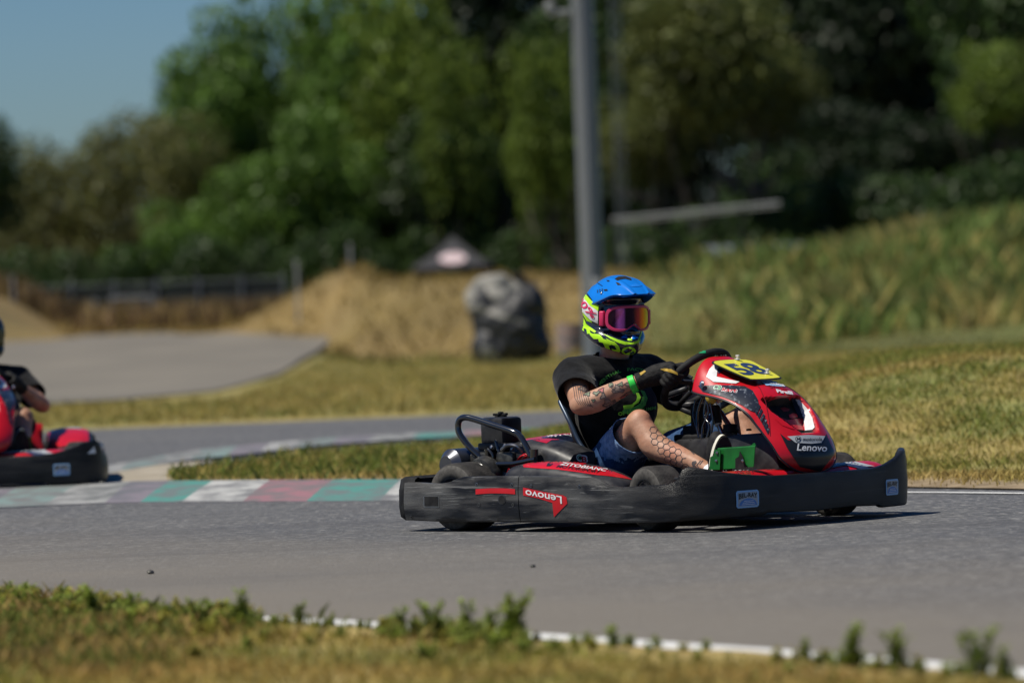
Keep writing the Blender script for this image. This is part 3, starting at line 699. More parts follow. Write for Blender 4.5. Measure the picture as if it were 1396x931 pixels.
# green pedal bracket
mb = MB()
q = [INV(*p, 1, -.31) for p in ((979, 612), (1030, 608.5), (1028, 636), (980, 640))]
def sheet(mb, Q, th=.004, nrm=(0, -1, 0), mi=0):
    n = Vector(nrm)*th; k = len(Q); P = [Vector(x) for x in Q]; P += [x+n for x in P]
    mb.add(P, [tuple(range(k)), tuple(range(k, 2*k))[::-1]]+[(i, (i+1) % k, k+(i+1) % k, k+i) for i in range(k)], mi)
sheet(mb, q)
q = [INV(*p, 1, -.322) for p in ((974.5, 612.5), (983, 613.5), (982, 640), (968, 640), (969, 623), (974, 620))]; sheet(mb, q)
q = [INV(*p, 1, -.30) for p in ((979, 612.5), (1031, 607.5), (1029, 603.5), (1023, 608), (1000, 610), (986, 611))]; sheet(mb, q)
a = INV(979, 612, 1, -.31); b = INV(1030, 608.5, 1, -.31); mb.tube([a, b], .004, 8)
ped = mb.build('pedal', 'pedalgreen', GK, smooth=30)
mb = MB()
for p_ in ((978, 617), (977, 628), (1013, 628)): mb.lathe([(0, .0001), (0, .006), (.005, .006), (.006, .0001)], INV(*p_, 1, -.326), (0, -1, 0), 10)
mb.build('pedal_bolt', 'steel', ped)
mb = MB(); sheet(mb, [INV(*p, 1, -.318) for p in ((1003, 640), (1003, 625), (1008, 622), (1009, 615), (1013, 622), (1016, 633), (1020, 638))], .003)
mb.build('pedal_lever', 'blackmatte', ped)
mb = MB(); sheet(mb, [(.62+a, .20, b) for a, b in ((0, .14), (.05, .30), (.06, .30), (.02, .14))], .09, (0, 1, 0)); mb.build('pedal', 'pedalgreen', GK)

# engine with box-shaped tank, guard tube, muffler
EY = -.34
mb = MB(); mb.box((-.515, EY, .165), (.24, .22, .15), bev=.02)
for k in range(7): mb.box((-.40+.0, EY, .115+.021*k), (.07, .20, .008), bev=.002)
mb.lathe([(0, .0001), (0, .085), (.02, .088), (.05, .075), (.055, .0001)], (-.50, EY-.11, .215), (0, -1, 0), 28)
mb.box((-.41, EY-.06, .28), (.10, .09, .07), bev=.012); mb.box((-.55, EY-.08, .29), (.09, .07, .05), bev=.01)
eng = mb.build('engine', 'iron', GK, smooth=40)
mb = MB(); mb.lathe([(.055, .03), (.058, .055), (.062, .06), (.066, .055), (.066, .0001)], (-.50, EY-.11, .215), (0, -1, 0), 24)
for p_ in ((650, 636), (672, 610), (700, 612), (690, 608)): mb.lathe([(0, .0001), (0, .007), (.012, .007), (.013, .0001)], INV(*p_, 1, -.45), (0, -1, .4), 10)
mb.tube(catmull([INV(684, 613, 1, -.44), INV(692, 607, 1, -.46), INV(704, 608, 1, -.46), INV(712, 616, 1, -.44)], 6), .008, 8)
mb.build('engine_fittings', 'steel', eng)
mb = MB()
for k in range(4): mb.tube(catmull([INV(704+3*k, 628, 1, -.43), INV(712+3*k, 621-2*(k % 2), 1, -.45), INV(722+2*k, 624, 1, -.44), INV(728, 632, 1, -.43)], 5), .0035, 6)
for k in range(3): mb.tube([INV(690+3.5*k, 648, 1, -.46), INV(694+3.5*k, 638, 1, -.46), INV(699+3.5*k, 648, 1, -.46)], .0032, 6)
mb.build('red_wiring', 'red', eng)
mb = MB(); mb.tube(catmull([INV(665, 612, 1, -.45), INV(672, 622, 1, -.45), INV(668, 640, 1, -.45)], 6), .006, 8); mb.tube(catmull([INV(676, 600, 1, -.4), INV(681, 622, 1, -.42), INV(677, 644, 1, -.42)], 6), .008, 8); mb.build('fuel_hoses', 'tube', eng)
mb = MB(); mb.box((-.515, EY, .400), (.128, .128, .115), bev=.016); mb.box((-.515, EY, .337), (.146, .142, .03), bev=.007); mb.prism([(-.588, .325), (-.52, .325), (-.54, .285), (-.582, .285)], .13, 1, at0=EY-.065, bev=.004)
et = mb.build('air_box', 'black', GK, smooth=35)
mb = MB(); q = Vector((-.515, EY, .458)); mb.lathe([(0, .0001), (0, .026), (.004, .026), (.006, .012), (.02, .012), (.022, .0001)], q, (0, 0, 1), 18)
for k in range(5):
    a = 2*pi*k/5; mb.box(q+Vector((.022*cos(a), .022*sin(a), .010)), (.022, .012, .010), Matrix.Rotation(a, 3, 'Z'), bev=.003)
mb.build('box_knob', 'blackmatte', et)
gp = [(664, 641, -.44), (655, 624, -.45), (640, 609, -.46), (627, 592, -.47), (624.5, 580, -.47), (627, 572, -.47), (634, 569, -.47), (645, 571, -.465), (670, 579, -.46), (698, 588, -.455), (708, 594, -.45), (716, 606, -.45), (724, 622, -.45)]
mb = MB(); mb.tube(catmull([INV(a, b, 1, c) for a, b, c in gp], 6), .0135, 14); gd = mb.build('engine_guard', 'tube', GK, smooth=60)
mb = MB(); mb.tube([INV(661, 633, 1, -.46), INV(700, 632, 1, -.46), INV(730, 626, 1, -.46)], .011, 10); mb.tube([INV(728, 612, 1, -.45), INV(728, 632, 1, -.45)], .018, 12); mb.tube([INV(664, 612, 1, -.44), INV(665, 645, 1, -.44)], .012, 10)
mb.build('engine_guard_rail', 'tube', gd, smooth=60)
mb = MB(); ms = Vector((-.655, -.36, .265)); mb.lathe([(-.16, .0001), (-.16, .04), (-.13, .068), (.11, .068), (.15, .04), (.15, .0001)], ms, (.1, 1, 0), 30); mb.tube(catmull([ms+Vector((.01, .17, 0)), (-.6, -.12, .27), (-.5, -.14, .22)], 5), .018, 10); mb.build('muffler', 'muffler', GK, smooth=40)
# engine cover beside the seat, with a red band and rear cover behind the seat
mb = MB(); rows = []
for t in np.linspace(0, 1, 15):
    x = -.40+.33*t; z = .355+.012*sin(pi*t)-.05*t*t; w = .09
    rows.append([(x, -.42, .20), (x, -.425, z-.07), (x, -.415, z-.03), (x, -.39, z-.006), (x, -.36, z), (x, -.30, z+.004), (x, -.26, z), (x, -.25, z-.04), (x, -.25, .20)])
mb.grid(rows); k = 9; mb.f += [tuple(range(k)), tuple(14*k+j for j in range(k))]; mb.m += [0, 0]
ec = mb.build('engine_cover', 'black', GK, smooth=50); eb = bvh_of(ec)
stamp('red_band', poly2d([(715, 594), (735, 595.5), (760, 596), (790, 600), (797, 602), (780, 602), (765, 599.5), (752, 600), (745, 604.5), (730, 601), (716, 597.5)]), eb, 'red', ec)
stamp('lettering', put_text('CB', (785, 628), (16, 3), (0, -10), .08), eb, 'white', ec, lift=.0024)
stamp('lettering', put_text('C', (786, 626.5), (6, 1), (0, -7), .02), eb, 'greend', ec, lift=.0036)
stamp('lettering', put_text('B', (792.5, 628.8), (6.5, 1), (0, -7), .02), eb, 'red', ec, lift=.0036)
mb = MB(); rows = []
for t in np.linspace(0, 1, 13):
    y = -.28+.62*t; z = .335+.025*sin(pi*t)
    rows.append([(-.70, y, z-.16), (-.70, y, z-.05), (-.68, y, z-.012), (-.62, y, z), (-.50, y, z+.012), (-.42, y, z+.012), (-.40, y, z-.03), (-.40, y, z-.15)])
mb.grid(rows); k = 8; mb.f += [tuple(range(k)), tuple(12*k+j for j in range(k))]; mb.m += [0, 0]
rc = mb.build('rear_cover', 'red', GK, smooth=50); rb = bvh_of(rc)
stamp('white_flash', poly2d([(738, 593), (760, 588.5), (786, 586), (790, 598), (765, 596), (745, 595.5)]), rb, 'white', rc)
stamp('navy_flash', poly2d([(738, 597), (752, 591), (775, 594), (786, 598), (780, 602), (755, 600)]), rb, 'navy', rc, lift=.003)

# ------------------------------------------------------------ the driver
def V3(*a): return Vector(a)
DO = (-.17, 0, .10)
def kart_world(l): return (KO[0]+cy*l[0]-sy*l[1], KO[1]+sy*l[0]+cy*l[1], KO[2]+l[2])
DR = empty('person', kart_world(DO), YAW)
tag(DR, 'driver in black t-shirt and denim shorts with bright blue helmet and pink goggles, arm tattooed', 'person', 'kart drivers')
SHR, SHL = (-.225, -.195, .605), (-.170, .195, .605)
ELR, WRR, HDR = (-.04, -.365, .500), (.155, -.205, .592), (.235, -.172, .600)
ELL, WRL, HDL = (.03, .34, .47), (.19, .215, .575), (.255, .170, .595)
HPR, KNR, ANR = (-.15, -.10, .19), (.155, -.235, .415), (.520, -.225, .215)
HPL, KNL, ANL = (-.15, .10, .19), (.30, .235, .405), (.62, .20, .20)
def mixp(a, b, t): return tuple(x+(y-x)*t for x, y in zip(a, b))
def arm(sh, el, wr, hd, s):
    e2 = mixp(el, wr, .28); e2 = (e2[0], e2[1]-.006*s, e2[2]-.008)
    return ('cap', [(*sh, .062), (*mixp(sh, el, .4), .053), (*mixp(sh, el, .8), .045), (*el, .043), (*e2, .0475), (*mixp(el, wr, .6), .040), (*wr, .027), (*mixp(wr, hd, .6), .017)])
def leg(hp, kn, an):
    c = mixp(kn, an, .33); c = (c[0]-.030, c[1]-.006 if kn[1] < 0 else c[1], c[2]-.026)
    m_ = mixp(kn, an, .65); m_ = (m_[0]-.012, m_[1], m_[2]-.010)
    return [('cap', [(*hp, .095), (*mixp(hp, kn, .45), .084), (*mixp(hp, kn, .82), .064), (*kn, .056)]), ('ell', (kn[0]+.004, kn[1], kn[2]+.006), (.055, .050, .056)),
            ('cap', [(*kn, .054), (*mixp(kn, c, .5), .052), (*c, .056), (*m_, .042), (*mixp(kn, an, .88), .033), (*an, .033)])]
HC = Vector((-.155, .0, .862))
prims = [('cap', [(-.15, 0, .20, .13), (-.19, 0, .36, .125), (-.20, 0, .50, .135), (-.195, 0, .58, .11)]), ('cap', [(*SHR, .068), (-.2, -.08, .595, .078), (-.19, .08, .595, .078), (*SHL, .068)]),
         ('cap', [(-.195, 0, .60, .075), (-.175, 0, .69, .064), (-.158, 0, .76, .062)]), ('ell', (HC[0], HC[1], HC[2]-.01), (.095, .078, .105)), ('ell', (-.14, 0, .20), (.14, .175, .11)),
         arm(SHR, ELR, WRR, HDR, 1), arm(SHL, ELL, WRL, HDL, -1)]+leg(HPR, KNR, ANR)+leg(HPL, KNL, ANL)
prims += [('cap', [(*ANR, .034), (.575, -.222, .235, .030), (.60, -.222, .29, .028)]), ('cap', [(*ANL, .034), (.665, .20, .225, .030), (.69, .20, .28, .028)])]
bm_ = blob(prims, .008, 5)
body = obj_from('body', bm_, 'skin', DR, (0, 0, 0)); BB = bvh_of(body)
# shirt
prims = [('cap', [(-.15, 0, .17, .150), (-.185, 0, .33, .148), (-.20, 0, .48, .150), (-.195, 0, .565, .13)]), ('ell', (-.13, 0, .22), (.155, .18, .12)), ('ell', (-.165, 0, .47), (.15, .185, .14)), ('ell', (-.195, 0, .58), (.11, .20, .085)), ('cap', [(*SHR, .086), (-.2, -.08, .60, .100), (-.19, .08, .60, .100), (*SHL, .086)]),
         ('cap', [(-.195, 0, .60, .085), (-.18, 0, .66, .082), (-.17, 0, .70, .082)]),
         ('cap', [(*SHR, .088), (*mixp(SHR, ELR, .35), .083), (*mixp(SHR, ELR, .62), .082), (*mixp(SHR, ELR, .9), .082)]), ('cap', [(*SHL, .088), (*mixp(SHL, ELL, .4), .080), (*mixp(SHL, ELL, .8), .078)])]
tm = blob(prims, .008, 6)
dR = (Vector(ELR)-Vector(SHR)); cR = Vector(SHR)+dR*.60
cut_local(tm, cR, dR.normalized()+Vector((-.25, .0, -.05)), .17)
dL = (Vector(ELL)-Vector(SHL)); cut_local(tm, Vector(SHL)+dL*.62, dL, .16)
cut_local(tm, (-.172, 0, .694), Vector((.22, -.04, .97)), .115)
# folds of the cloth
for v in tm.vertices:
    c = v.co; q = Vector((c.x*7+c.z*5, c.y*9, c.z*14)); f = noise.noise(q)
    w = 1-abs(noise.noise(Vector((c.x*11, c.y*6+c.z*9, c.z*5))))*2.2
    v.co += v.normal*(.006*f+.0055*w)
shirt = obj_from('t_shirt', tm, 'tee', DR, (0, 0, 0)); md = shirt.modifiers.new('thickness', 'SOLIDIFY'); md.thickness = .003; md.offset = -1
SB_ = bvh_of(shirt)
# shirt print
def arctext(s, cx, cy0, r, a0, a1, h, bold):
    """letters on an arc of the drawing sheet; a in degrees, 90 is up"""
    v, t = text2d(s, bold); out = []
    for a, b in v:
        th = radians(a0+(a1-a0)*a); rr = r+h*b; out.append((cx+rr*cos(th), cy0-rr*sin(th)*.78))
    return out, t
def tee(n, v2t, key, lift=.0035): return stamp(n, v2t, SB_, key, shirt, lift=lift, mx=1.6)
tee('lettering', arctext('MENTHAL', 862, 545, 50, 150, 108, 5.2, .03), 'teegreen'); tee('lettering', arctext('FACT 20', 862, 545, 50, 98, 62, 5.2, .02), 'teegreen')
tee('shirt_emblem', poly2d([(848, 560), (852, 556), (862, 556), (872, 550), (876, 540), (872, 532), (878, 534), (882, 543), (879, 553), (870, 560), (858, 563), (849, 564)]), 'teegreen')
tee('shirt_emblem', poly2d([(849, 553), (862, 551), (864, 554), (860, 557), (850, 558)]), 'teelime', .004); tee('shirt_emblem', poly2d([(866, 536), (870, 536), (873, 542), (870, 549), (863, 553), (860, 552), (867, 546), (868, 541)]), 'teelime')
tee('lettering', put_text('OF LUMI', (843, 566.5), (28, -4.5), (-1, -4.6), .03), 'teelime'); tee('lettering', put_text('SUMM', (873, 561), (20, -3), (0, -4.4), .01), 'teegreen')
tee('lettering', put_text('COR', (847, 578.5), (14, -4), (-1, -7.5), .05), 'teelime'); tee('lettering', put_text('EN', (895, 569), (12, 3), (1, -6), .04), 'teegreen')
# shorts
prims = [('ell', (-.14, 0, .19), (.155, .195, .12))]
for hp, kn, t1 in ((HPR, KNR, .93), (HPL, KNL, .95)):
    e2 = mixp(hp, kn, 1.0)
    prims.append(('cap', [(*hp, .110), (*mixp(hp, kn, .45), .102), (*mixp(hp, kn, .75), .090), (e2[0], e2[1], e2[2]-.01, .086)]))
sm_ = blob(prims, .008, 5)
d1 = (Vector(KNR)-Vector(HPR)).normalized(); cut_local(sm_, Vector(HPR)+(Vector(KNR)-Vector(HPR))*.80, d1+Vector((.15, 0, .15)), .20)
d2 = (Vector(KNL)-Vector(HPL)).normalized(); cut_local(sm_, Vector(HPL)+(Vector(KNL)-Vector(HPL))*.86, d2, .20)
for v in sm_.vertices:
    c = v.co; v.co += v.normal*(.006*noise.noise(Vector((c.x*12, c.y*12, c.z*9)))+.005*(1-2.2*abs(noise.noise(Vector((c.x*9+c.z*4, c.y*13, c.z*6))))))
shorts = obj_from('denim_shorts', sm_, 'denim', DR, (0, 0, 0)); md = shorts.modifiers.new('thickness', 'SOLIDIFY'); md.thickness = .003; md.offset = -1
mm = shorts.data; mm.materials.append(M['denimfade'])
for p in mm.polygons:
    c = p.center; t = (c-Vector(HPR)).dot(d1)/(Vector(KNR)-Vector(HPR)).length
    if c.y < -.02 and t+.05*noise.noise(c*25) > .50+.06*noise.noise(c*50) and c.z > .27+.02*noise.noise(c*60): p.material_index = 1
# gloves: palm, four fingers wrapped round the rim, thumb
def glove(ang, wr, s):
    C = rimp(ang); tang = (-wu*sin(ang)+wv*cos(ang)).normalized()*(-s); rad = (wu*cos(ang)+wv*sin(ang)).normalized()
    back = -wn_; out = rad; W = Vector(wr); pr = []
    # frame: rim runs along tang; palm lies on the outer/driver side
    kn = C+out*.020+wn_*.030
    def q(a, r, o): return C+tang*o+(out*cos(a)+wn_*sin(a))*r
    palm0 = W; palm1 = q(2.0, .040, 0)
    pr.append(('cap', [(*W, .034), (*(W*.5+q(1.8, .045, -.004)*.5), .044), (*q(1.75, .046, 0), .038)]))
    pr.append(('cap', [(*(W*.4+q(1.75, .048, -.022)*.6), .034), (*q(1.6, .044, -.020), .026)])); pr.append(('cap', [(*(W*.4+q(1.75, .048, .022)*.6), .034), (*q(1.6, .044, .020), .026)]))
    for i, (o, L_, r) in enumerate(((-.034, 1.0, .0132), (-.0115, 1.1, .0136), (.0115, 1.02, .0130), (.034, .85, .0118))):
        a0 = 1.45; rr = .034
        pts = [(*(W*.35+q(1.6, .045, o*.9)*.65), r+.003)]+[(*q(a0-L_*k*.8, rr-.002*k, o), r-.0006*k) for k in range(5)]
        pr.append(('cap', pts))
        pr.append(('ell', q(1.40, .040, o), (.013, .013, .013)))
    pr.append(('cap', [(*(W*.6+C*.4-tang*.03), .018), (*q(2.5, .036, -.052), .0155), (*q(3.3, .032, -.058), .0135), (*q(4.0, .030, -.048), .012)]))
    return pr
gm = blob(glove(-pi/2+.10, WRR, 1), .0034, 4)
gr = obj_from('glove', gm, 'glove', DR); gm2 = blob(glove(pi/2-.10, WRL, -1), .0034, 4); gl_ = obj_from('glove', gm2, 'glove', DR)
GB = bvh_of(gr)
for po in ([(872, 509), (879, 505), (881, 506.5), (874, 512)], [(900, 503.5), (906, 502), (915, 503.5), (923, 508), (924, 511.5), (916, 508), (905, 505.5)]): stamp('mustard_piping', poly2d(po), GB, 'mustard', gr, lift=.002)
# cuffs and wristband
def ring(name, a, b, t0, t1, r0, r1, key, n=22):
    a = Vector(a); b = Vector(b); mb = MB(); mb.tube([a+(b-a)*t for t in (t0, t0+.01, t1-.01, t1)], [r0-.004, r0, r1, r1-.004], n, cap=False); return mb.build(name, key, DR, solid=.002)
ring('wristband', ELR, WRR, .80, .905, .0385, .0365, 'band'); ring('glove_cuff', ELR, WRR, .92, 1.02, .037, .036, 'glove'); ring('glove_cuff', ELL, WRL, .90, 1.02, .036, .036, 'glove')
# shoes
def shoe(an, y, yw):
    x, z = an[0]+.012, an[2]
    up = [('cap', [(x+.0, y, z-.02, .040), (x+.045, y, z-.015, .043), (x+.07, y, z+.05, .040), (x+.085, y, z+.115, .037)]), ('ell', (x+.055, y, z+.08), (.038, .045, .09))]
    o = obj_from('shoe', blob(up, .005, 4), 'blackmatte', DR)
    # sole: outline traced in the plane of the tread
    ax = Vector((.16, 0, 1)).normalized(); nr = Vector((1, 0, -.16)).normalized(); c = Vector((x+.098, y, z+.03)); out = []
    for k in range(40):
        a = 2*pi*k/40; w = .052 if sin(a) > 0 else .042; out.append(c+Vector((0, 1, 0))*cos(a)*w*(1-.12*sin(a))+ax*sin(a)*.125)
    n = 40; mb = MB(); P = [p-nr*.014 for p in out]+[p+nr*.006 for p in out]
    mb.add(P, [(i, (i+1) % n, n+(i+1) % n, n+i) for i in range(n)]+[tuple(range(n))]); mb.build('midsole', 'offwhite', o, smooth=50)
    mb = MB(); P = [c+(p-c)*.95+nr*.0065 for p in out]; P2 = [p+nr*.004 for p in P]; mb.add(P+P2, [tuple(range(n)), tuple(range(n, 2*n))]+[(i, (i+1) % n, n+(i+1) % n, n+i) for i in range(n)]); mb.build('tread', 'blackmatte', o, smooth=30)
    RT = Matrix.Translation((an[0], y, 0)) @ Matrix.Rotation(radians(yw), 4, 'Z') @ Matrix.Translation((-an[0], -y, 0))
    for q in [o]+list(o.children): q.data.transform(RT)
    return o
shoe(ANR, -.222, -24); shoe(ANL, .20, 12)
ring('sock', KNR, ANR, .955, 1.03, .0365, .0375, 'white')
# tattoos lying on the skin
def strokes(lines, w):
    parts = []
    for l in lines:
        for a, b in zip(l[:-1], l[1:]):
            d = np.array(b, float)-np.array(a, float); L_ = np.hypot(*d)
            if L_ < .01: continue
            n = np.array([-d[1], d[0]])/L_*w/2; d = d/L_*w*.3; a_ = np.array(a)-d; b_ = np.array(b)+d
            parts.append(([tuple(a_+n), tuple(b_+n), tuple(b_-n), tuple(a_-n)], [(0, 1, 2), (0, 2, 3)]))
    return merge2d(parts)
hexl = []
h1 = np.array([8.1, 3.6]); h2 = np.array([8.1*.5-3.6*.866, 8.1*.866+3.6*.5])*.92; h0 = np.array([890.5, 586.0])
ox, oy = 894.0, 591.0; ux = np.array([8.7, 5.4]); uy = np.array([-4.4, 7.6])
hc = [(0, 0), (1, -.3)]
for i, j in ((0, 0), (1, 0), (0, 1), (1, 1), (2, 1), (0, 2), (1, 2), (2, 2), (3, 2), (1, 3), (2, 3), (3, 3), (4, 3), (2, 4), (3, 4), (4, 4), (5, 4), (4, 5), (5, 5), (3, 1), (4, 2), (5, 3)):
    c = h0+h1*(i-.0)+h2*(j-.0)-np.array([0, 0]); jt = lambda x_, y_: (x_+.9*noise.noise(Vector((round(x_*.5)*1.7, round(y_*.5)*1.3, 0))), y_+.9*noise.noise(Vector((round(x_*.5)*1.1, round(y_*.5)*1.9, 5)))); hx = [jt(c[0]+4.95*cos(radians(a+54)), c[1]+4.75*sin(radians(a+54))) for a in range(0, 361, 60)]; hexl.append(hx if (i+j) % 4 else hx[:5])
stamp('hexagon_tattoo', strokes(hexl, .8), BB, 'tattoo', body, lift=.0012, mx=2)
stamp('tattoo', poly2d([(907, 591), (912, 594), (918, 598), (925, 603), (928, 606), (922, 605), (914, 600), (909, 596)]), BB, 'tattoo', body, lift=.0012)
stamp('tattoo', poly2d([(914, 595.5), (920, 598.5), (922, 601.5), (917, 600)]), BB, 'tattoored', body, lift=.0022)
stamp('tattoo', strokes([[(930, 605), (938, 611), (946, 619)], [(926, 600), (934, 606), (941, 613)], [(955, 628), (950, 634), (953, 638)], [(958, 628), (954, 633)]], 1.2), BB, 'tattoo', body, lift=.0013)
stamp('tattoo', poly2d([(944, 629), (949, 628), (950, 631), (947, 633), (950, 636), (944, 635), (943, 632)]), BB, 'tattoo', body, lift=.0013)
rr = random.Random(3); L_ = []
for k in range(7):
    x0 = 781+k*3.2; L_.append([(x0+rr.uniform(-.5, .5), 522+k*1.2), (x0+1.5-k*.2, 532+k), (x0+3+k*.3, 543+k*1.5), (x0+8, 551+k*.6)])
stamp('tattoo', strokes(L_, .8), BB, 'tattoo', body, lift=.0014)
M['tattoogrey'] = mat('faded_grey_tattoo', (.20, .145, .115), .6)
for (cx_, cy_, a_, b_, rot, key) in ((843, 531, 8, 6, .1, 'tattoogrey'), (858, 524, 6, 5, -.3, 'tattoogrey'), (830, 549, 9, 6, -.2, 'tattoogrey'), (795, 530, 6, 5, -.4, 'tattoogrey'), (858, 536, 7, 4, -.5, 'tattoogrey'), (822, 540, 5, 4, -.5, 'tattoogrey'), (820, 532, 5, 3, -.5, 'tattoored'), (813, 536, 5, 3.2, -.3, 'tattoogreen'), (801, 537, 5, 3.4, -.6, 'tattoogreen'), (838, 531, 6, 4.5, .2, 'tattoo'), (846, 524, 4.5, 3, -.4, 'tattoogreen'), (832, 524, 4, 4, .2, 'tattoogreen'), (862, 521, 4, 5, .3, 'tattoored'), (851, 541, 6, 4, -.6, 'tattoored'), (857, 537, 4, 3, -.4, 'tattoo'), (828, 553, 6, 4.5, .2, 'tattoo'), (838, 549, 4, 4, .5, 'tattoo'), (809, 546, 3, 2.4, .4, 'tattoogreen'), (866, 532, 4, 3, -.5, 'tattoo')):
    out = []
    for k in range(18):
        t = 2*pi*k/18; r_ = 1+.42*sin(3*t+cx_)+.2*sin(7*t+cy_); x_, y_ = a_*cos(t)*r_*.8, b_*sin(t)*r_*.8; out.append((cx_+x_*cos(rot)-y_*sin(rot), cy_+x_*sin(rot)+y_*cos(rot)))
    stamp('tattoo', strokes([out+[out[0]], [out[2], out[9], out[14]], [out[5], out[12]]], .85) if key == 'tattoo' else poly2d(out), BB, key, body, lift=.0013)
    if key != 'tattoo': stamp('tattoo', strokes([out[::2]+[out[0]]], .8), BB, 'tattoo', body, lift=.002)

# helmet in its own frame, then turned to where the driver looks
HY = radians(-19); HRM = Matrix.Rotation(HY, 3, 'Z') @ Matrix.Rotation(radians(4), 3, 'Y')
def hb(name, mb_or_me, mats, parent, smooth=45, solid=0):
    if isinstance(mb_or_me, MB):
        mb_or_me.v = [tuple(HRM @ Vector(p)+HC) for p in mb_or_me.v]; return mb_or_me.build(name, mats, parent, smooth=smooth, solid=solid)
    mb_or_me.transform(Matrix.Translation(HC) @ HRM.to_4x4()); return obj_from(name, mb_or_me, mats, parent)
def shell_mesh(full=False):
    prims = [('ell', (-.022, 0, .018), (.150, .126, .132)), ('ell', (-.030, 0, -.040), (.134, .121, .098)), ('ell', (.01, 0, -.068), (.108, .098, .078)),
             ('cap', [(-.06, -.095, -.065, .030), (.03, -.095, -.085, .037), (.090, -.064, -.105, .036), (.124, 0, -.120, .034), (.078, .052, -.105, .033), (.02, .082, -.085, .034), (-.06, .090, -.065, .030)]),
             ('cap', [(.08, 0, -.13, .036), (.132, 0, -.128, .033), (.146, 0, -.100, .024)])]
    me = blob(prims, .0042, 5)
    for v in me.vertices:
        c = v.co; a = abs(atan2(c.y, c.x)); k = min(1, max(0, (1.15-a)/.12))*min(1, max(0, (c.z+.060)/.012))*min(1, max(0, (.070-c.z)/.012))
        if c.x > 0 and not full: v.co = c*(1-.17*k)
        # flat underside
        if c.z < -.158: c.z = -.158+(c.z+.158)*.3
    # opening at the neck
    bm = bmesh.new(); bm.from_mesh(me)
    kill = [f for f in bm.faces if (lambda c: ((c.x+.02)/.085)**2+(c.y/.075)**2 < 1 and c.z < -.06)(f.calc_center_median())]
    bmesh.ops.delete(bm, geom=kill, context='FACES'); bm.to_mesh(me); bm.free(); return me
hel = hb('helmet', shell_mesh(), ['hnavy'], DR); md = hel.modifiers.new('thickness', 'SOLIDIFY'); md.thickness = .004; md.offset = -1
HB = bvh_of(hel)
def hs(n, po, key, lift=.002, sm=0): return stamp(n, poly2d(po, sm), HB, key, hel, lift=lift, mx=1.6)
hs('lime_patch', [(790, 378), (812, 374), (806, 384), (799, 392), (795, 400), (797, 415), (804, 425), (808, 440), (800, 437), (790, 420), (786, 405), (787, 388)], 'neon', .002)
hs('lime_patch', [(785, 418), (790, 424), (798, 436), (800, 445), (795, 442), (797, 452), (790, 446), (791, 456), (786, 446), (785, 430)], 'neon', .002)
for po in ([(795, 443), (799, 441), (806, 447), (813, 452), (811, 454), (804, 450), (806, 455), (801, 455), (800, 449), (795, 447)], [(803, 452), (808, 455), (818, 456), (823, 462), (829, 464), (834, 470), (830, 471), (832, 476), (826, 474), (822, 467), (817, 466), (816, 462), (810, 462), (805, 457)],
           [(826, 461), (832, 464), (838, 466), (844, 472), (846, 478), (843, 481), (837, 480), (834, 475), (838, 476), (841, 476), (838, 471), (832, 469)], [(822, 455), (832, 459), (842, 463), (852, 466), (862, 467), (870, 464), (873, 462), (873, 466), (866, 469), (852, 470), (842, 467), (832, 462)]):
    hs('lime_lettering', po, 'neon', .0022)
ov = [(857+9.5*cos(a), 478+5.2*sin(a)) for a in np.linspace(0, 2*pi, 22, endpoint=False)]
hs('lime_oval', ov, 'neon', .0025); 
for po in ([(850, 478), (856, 474), (862, 476), (860, 479), (853, 481)], [(858, 481), (863, 478), (865, 480), (860, 482.5)]): hs('oval_slot', po, 'hnavy', .0042)
hs('lime_edge', [(874, 446), (876, 448), (874, 458), (870, 466), (869, 464), (873, 455)], 'neon', .0022)
hs('nose_guard', [(845, 448), (853, 442), (862, 441), (870, 448), (868, 452), (860, 450), (853, 452)], 'hblue2', .004); hs('blue_vent', [(846, 461), (853, 456), (856, 462)], 'hblue', .003); hs('blue_vent', [(862, 457), (870, 461), (862, 463)], 'hblue', .003); hs('lime_tab', [(855, 462), (862, 462), (862, 464.5), (855, 464.5)], 'neon', .004)
hs('blue_shell_panel', [(796, 385), (812, 374), (830, 372), (834, 400), (818, 414), (808, 409), (800, 398)], 'hblue', .0024)
# goggle strap
st_ = hs('goggle_strap', [(787.5, 392), (792, 392), (798, 404), (806, 414), (816, 421), (816, 441), (806, 436), (796, 426), (789, 414), (786, 402)], 'white', .0045)
hs('lime_strap_edge', [(791, 391), (794, 391), (800, 402), (808, 411), (817, 417), (816, 424), (806, 417), (797, 407)], 'neon', .0052)
v, t = text2d('100%', .02); cc = catmull([(789, 398), (793, 410), (801, 421), (812, 432)], 12)
def along(a, b):
    i = a*(len(cc)-1); k = min(int(i), len(cc)-2); p = cc[k]+(cc[k+1]-cc[k])*(i-k); d = cc[min(k+1, len(cc)-1)]-cc[k]; d /= np.linalg.norm(d); n = np.array([d[1], -d[0]]); return tuple(p+n*(b*8.6-3.4))
stamp('lettering', ([along(a, b) for a, b in v], t), HB, 'hotpink', hel, lift=.0068, mx=1.2, lim=8)
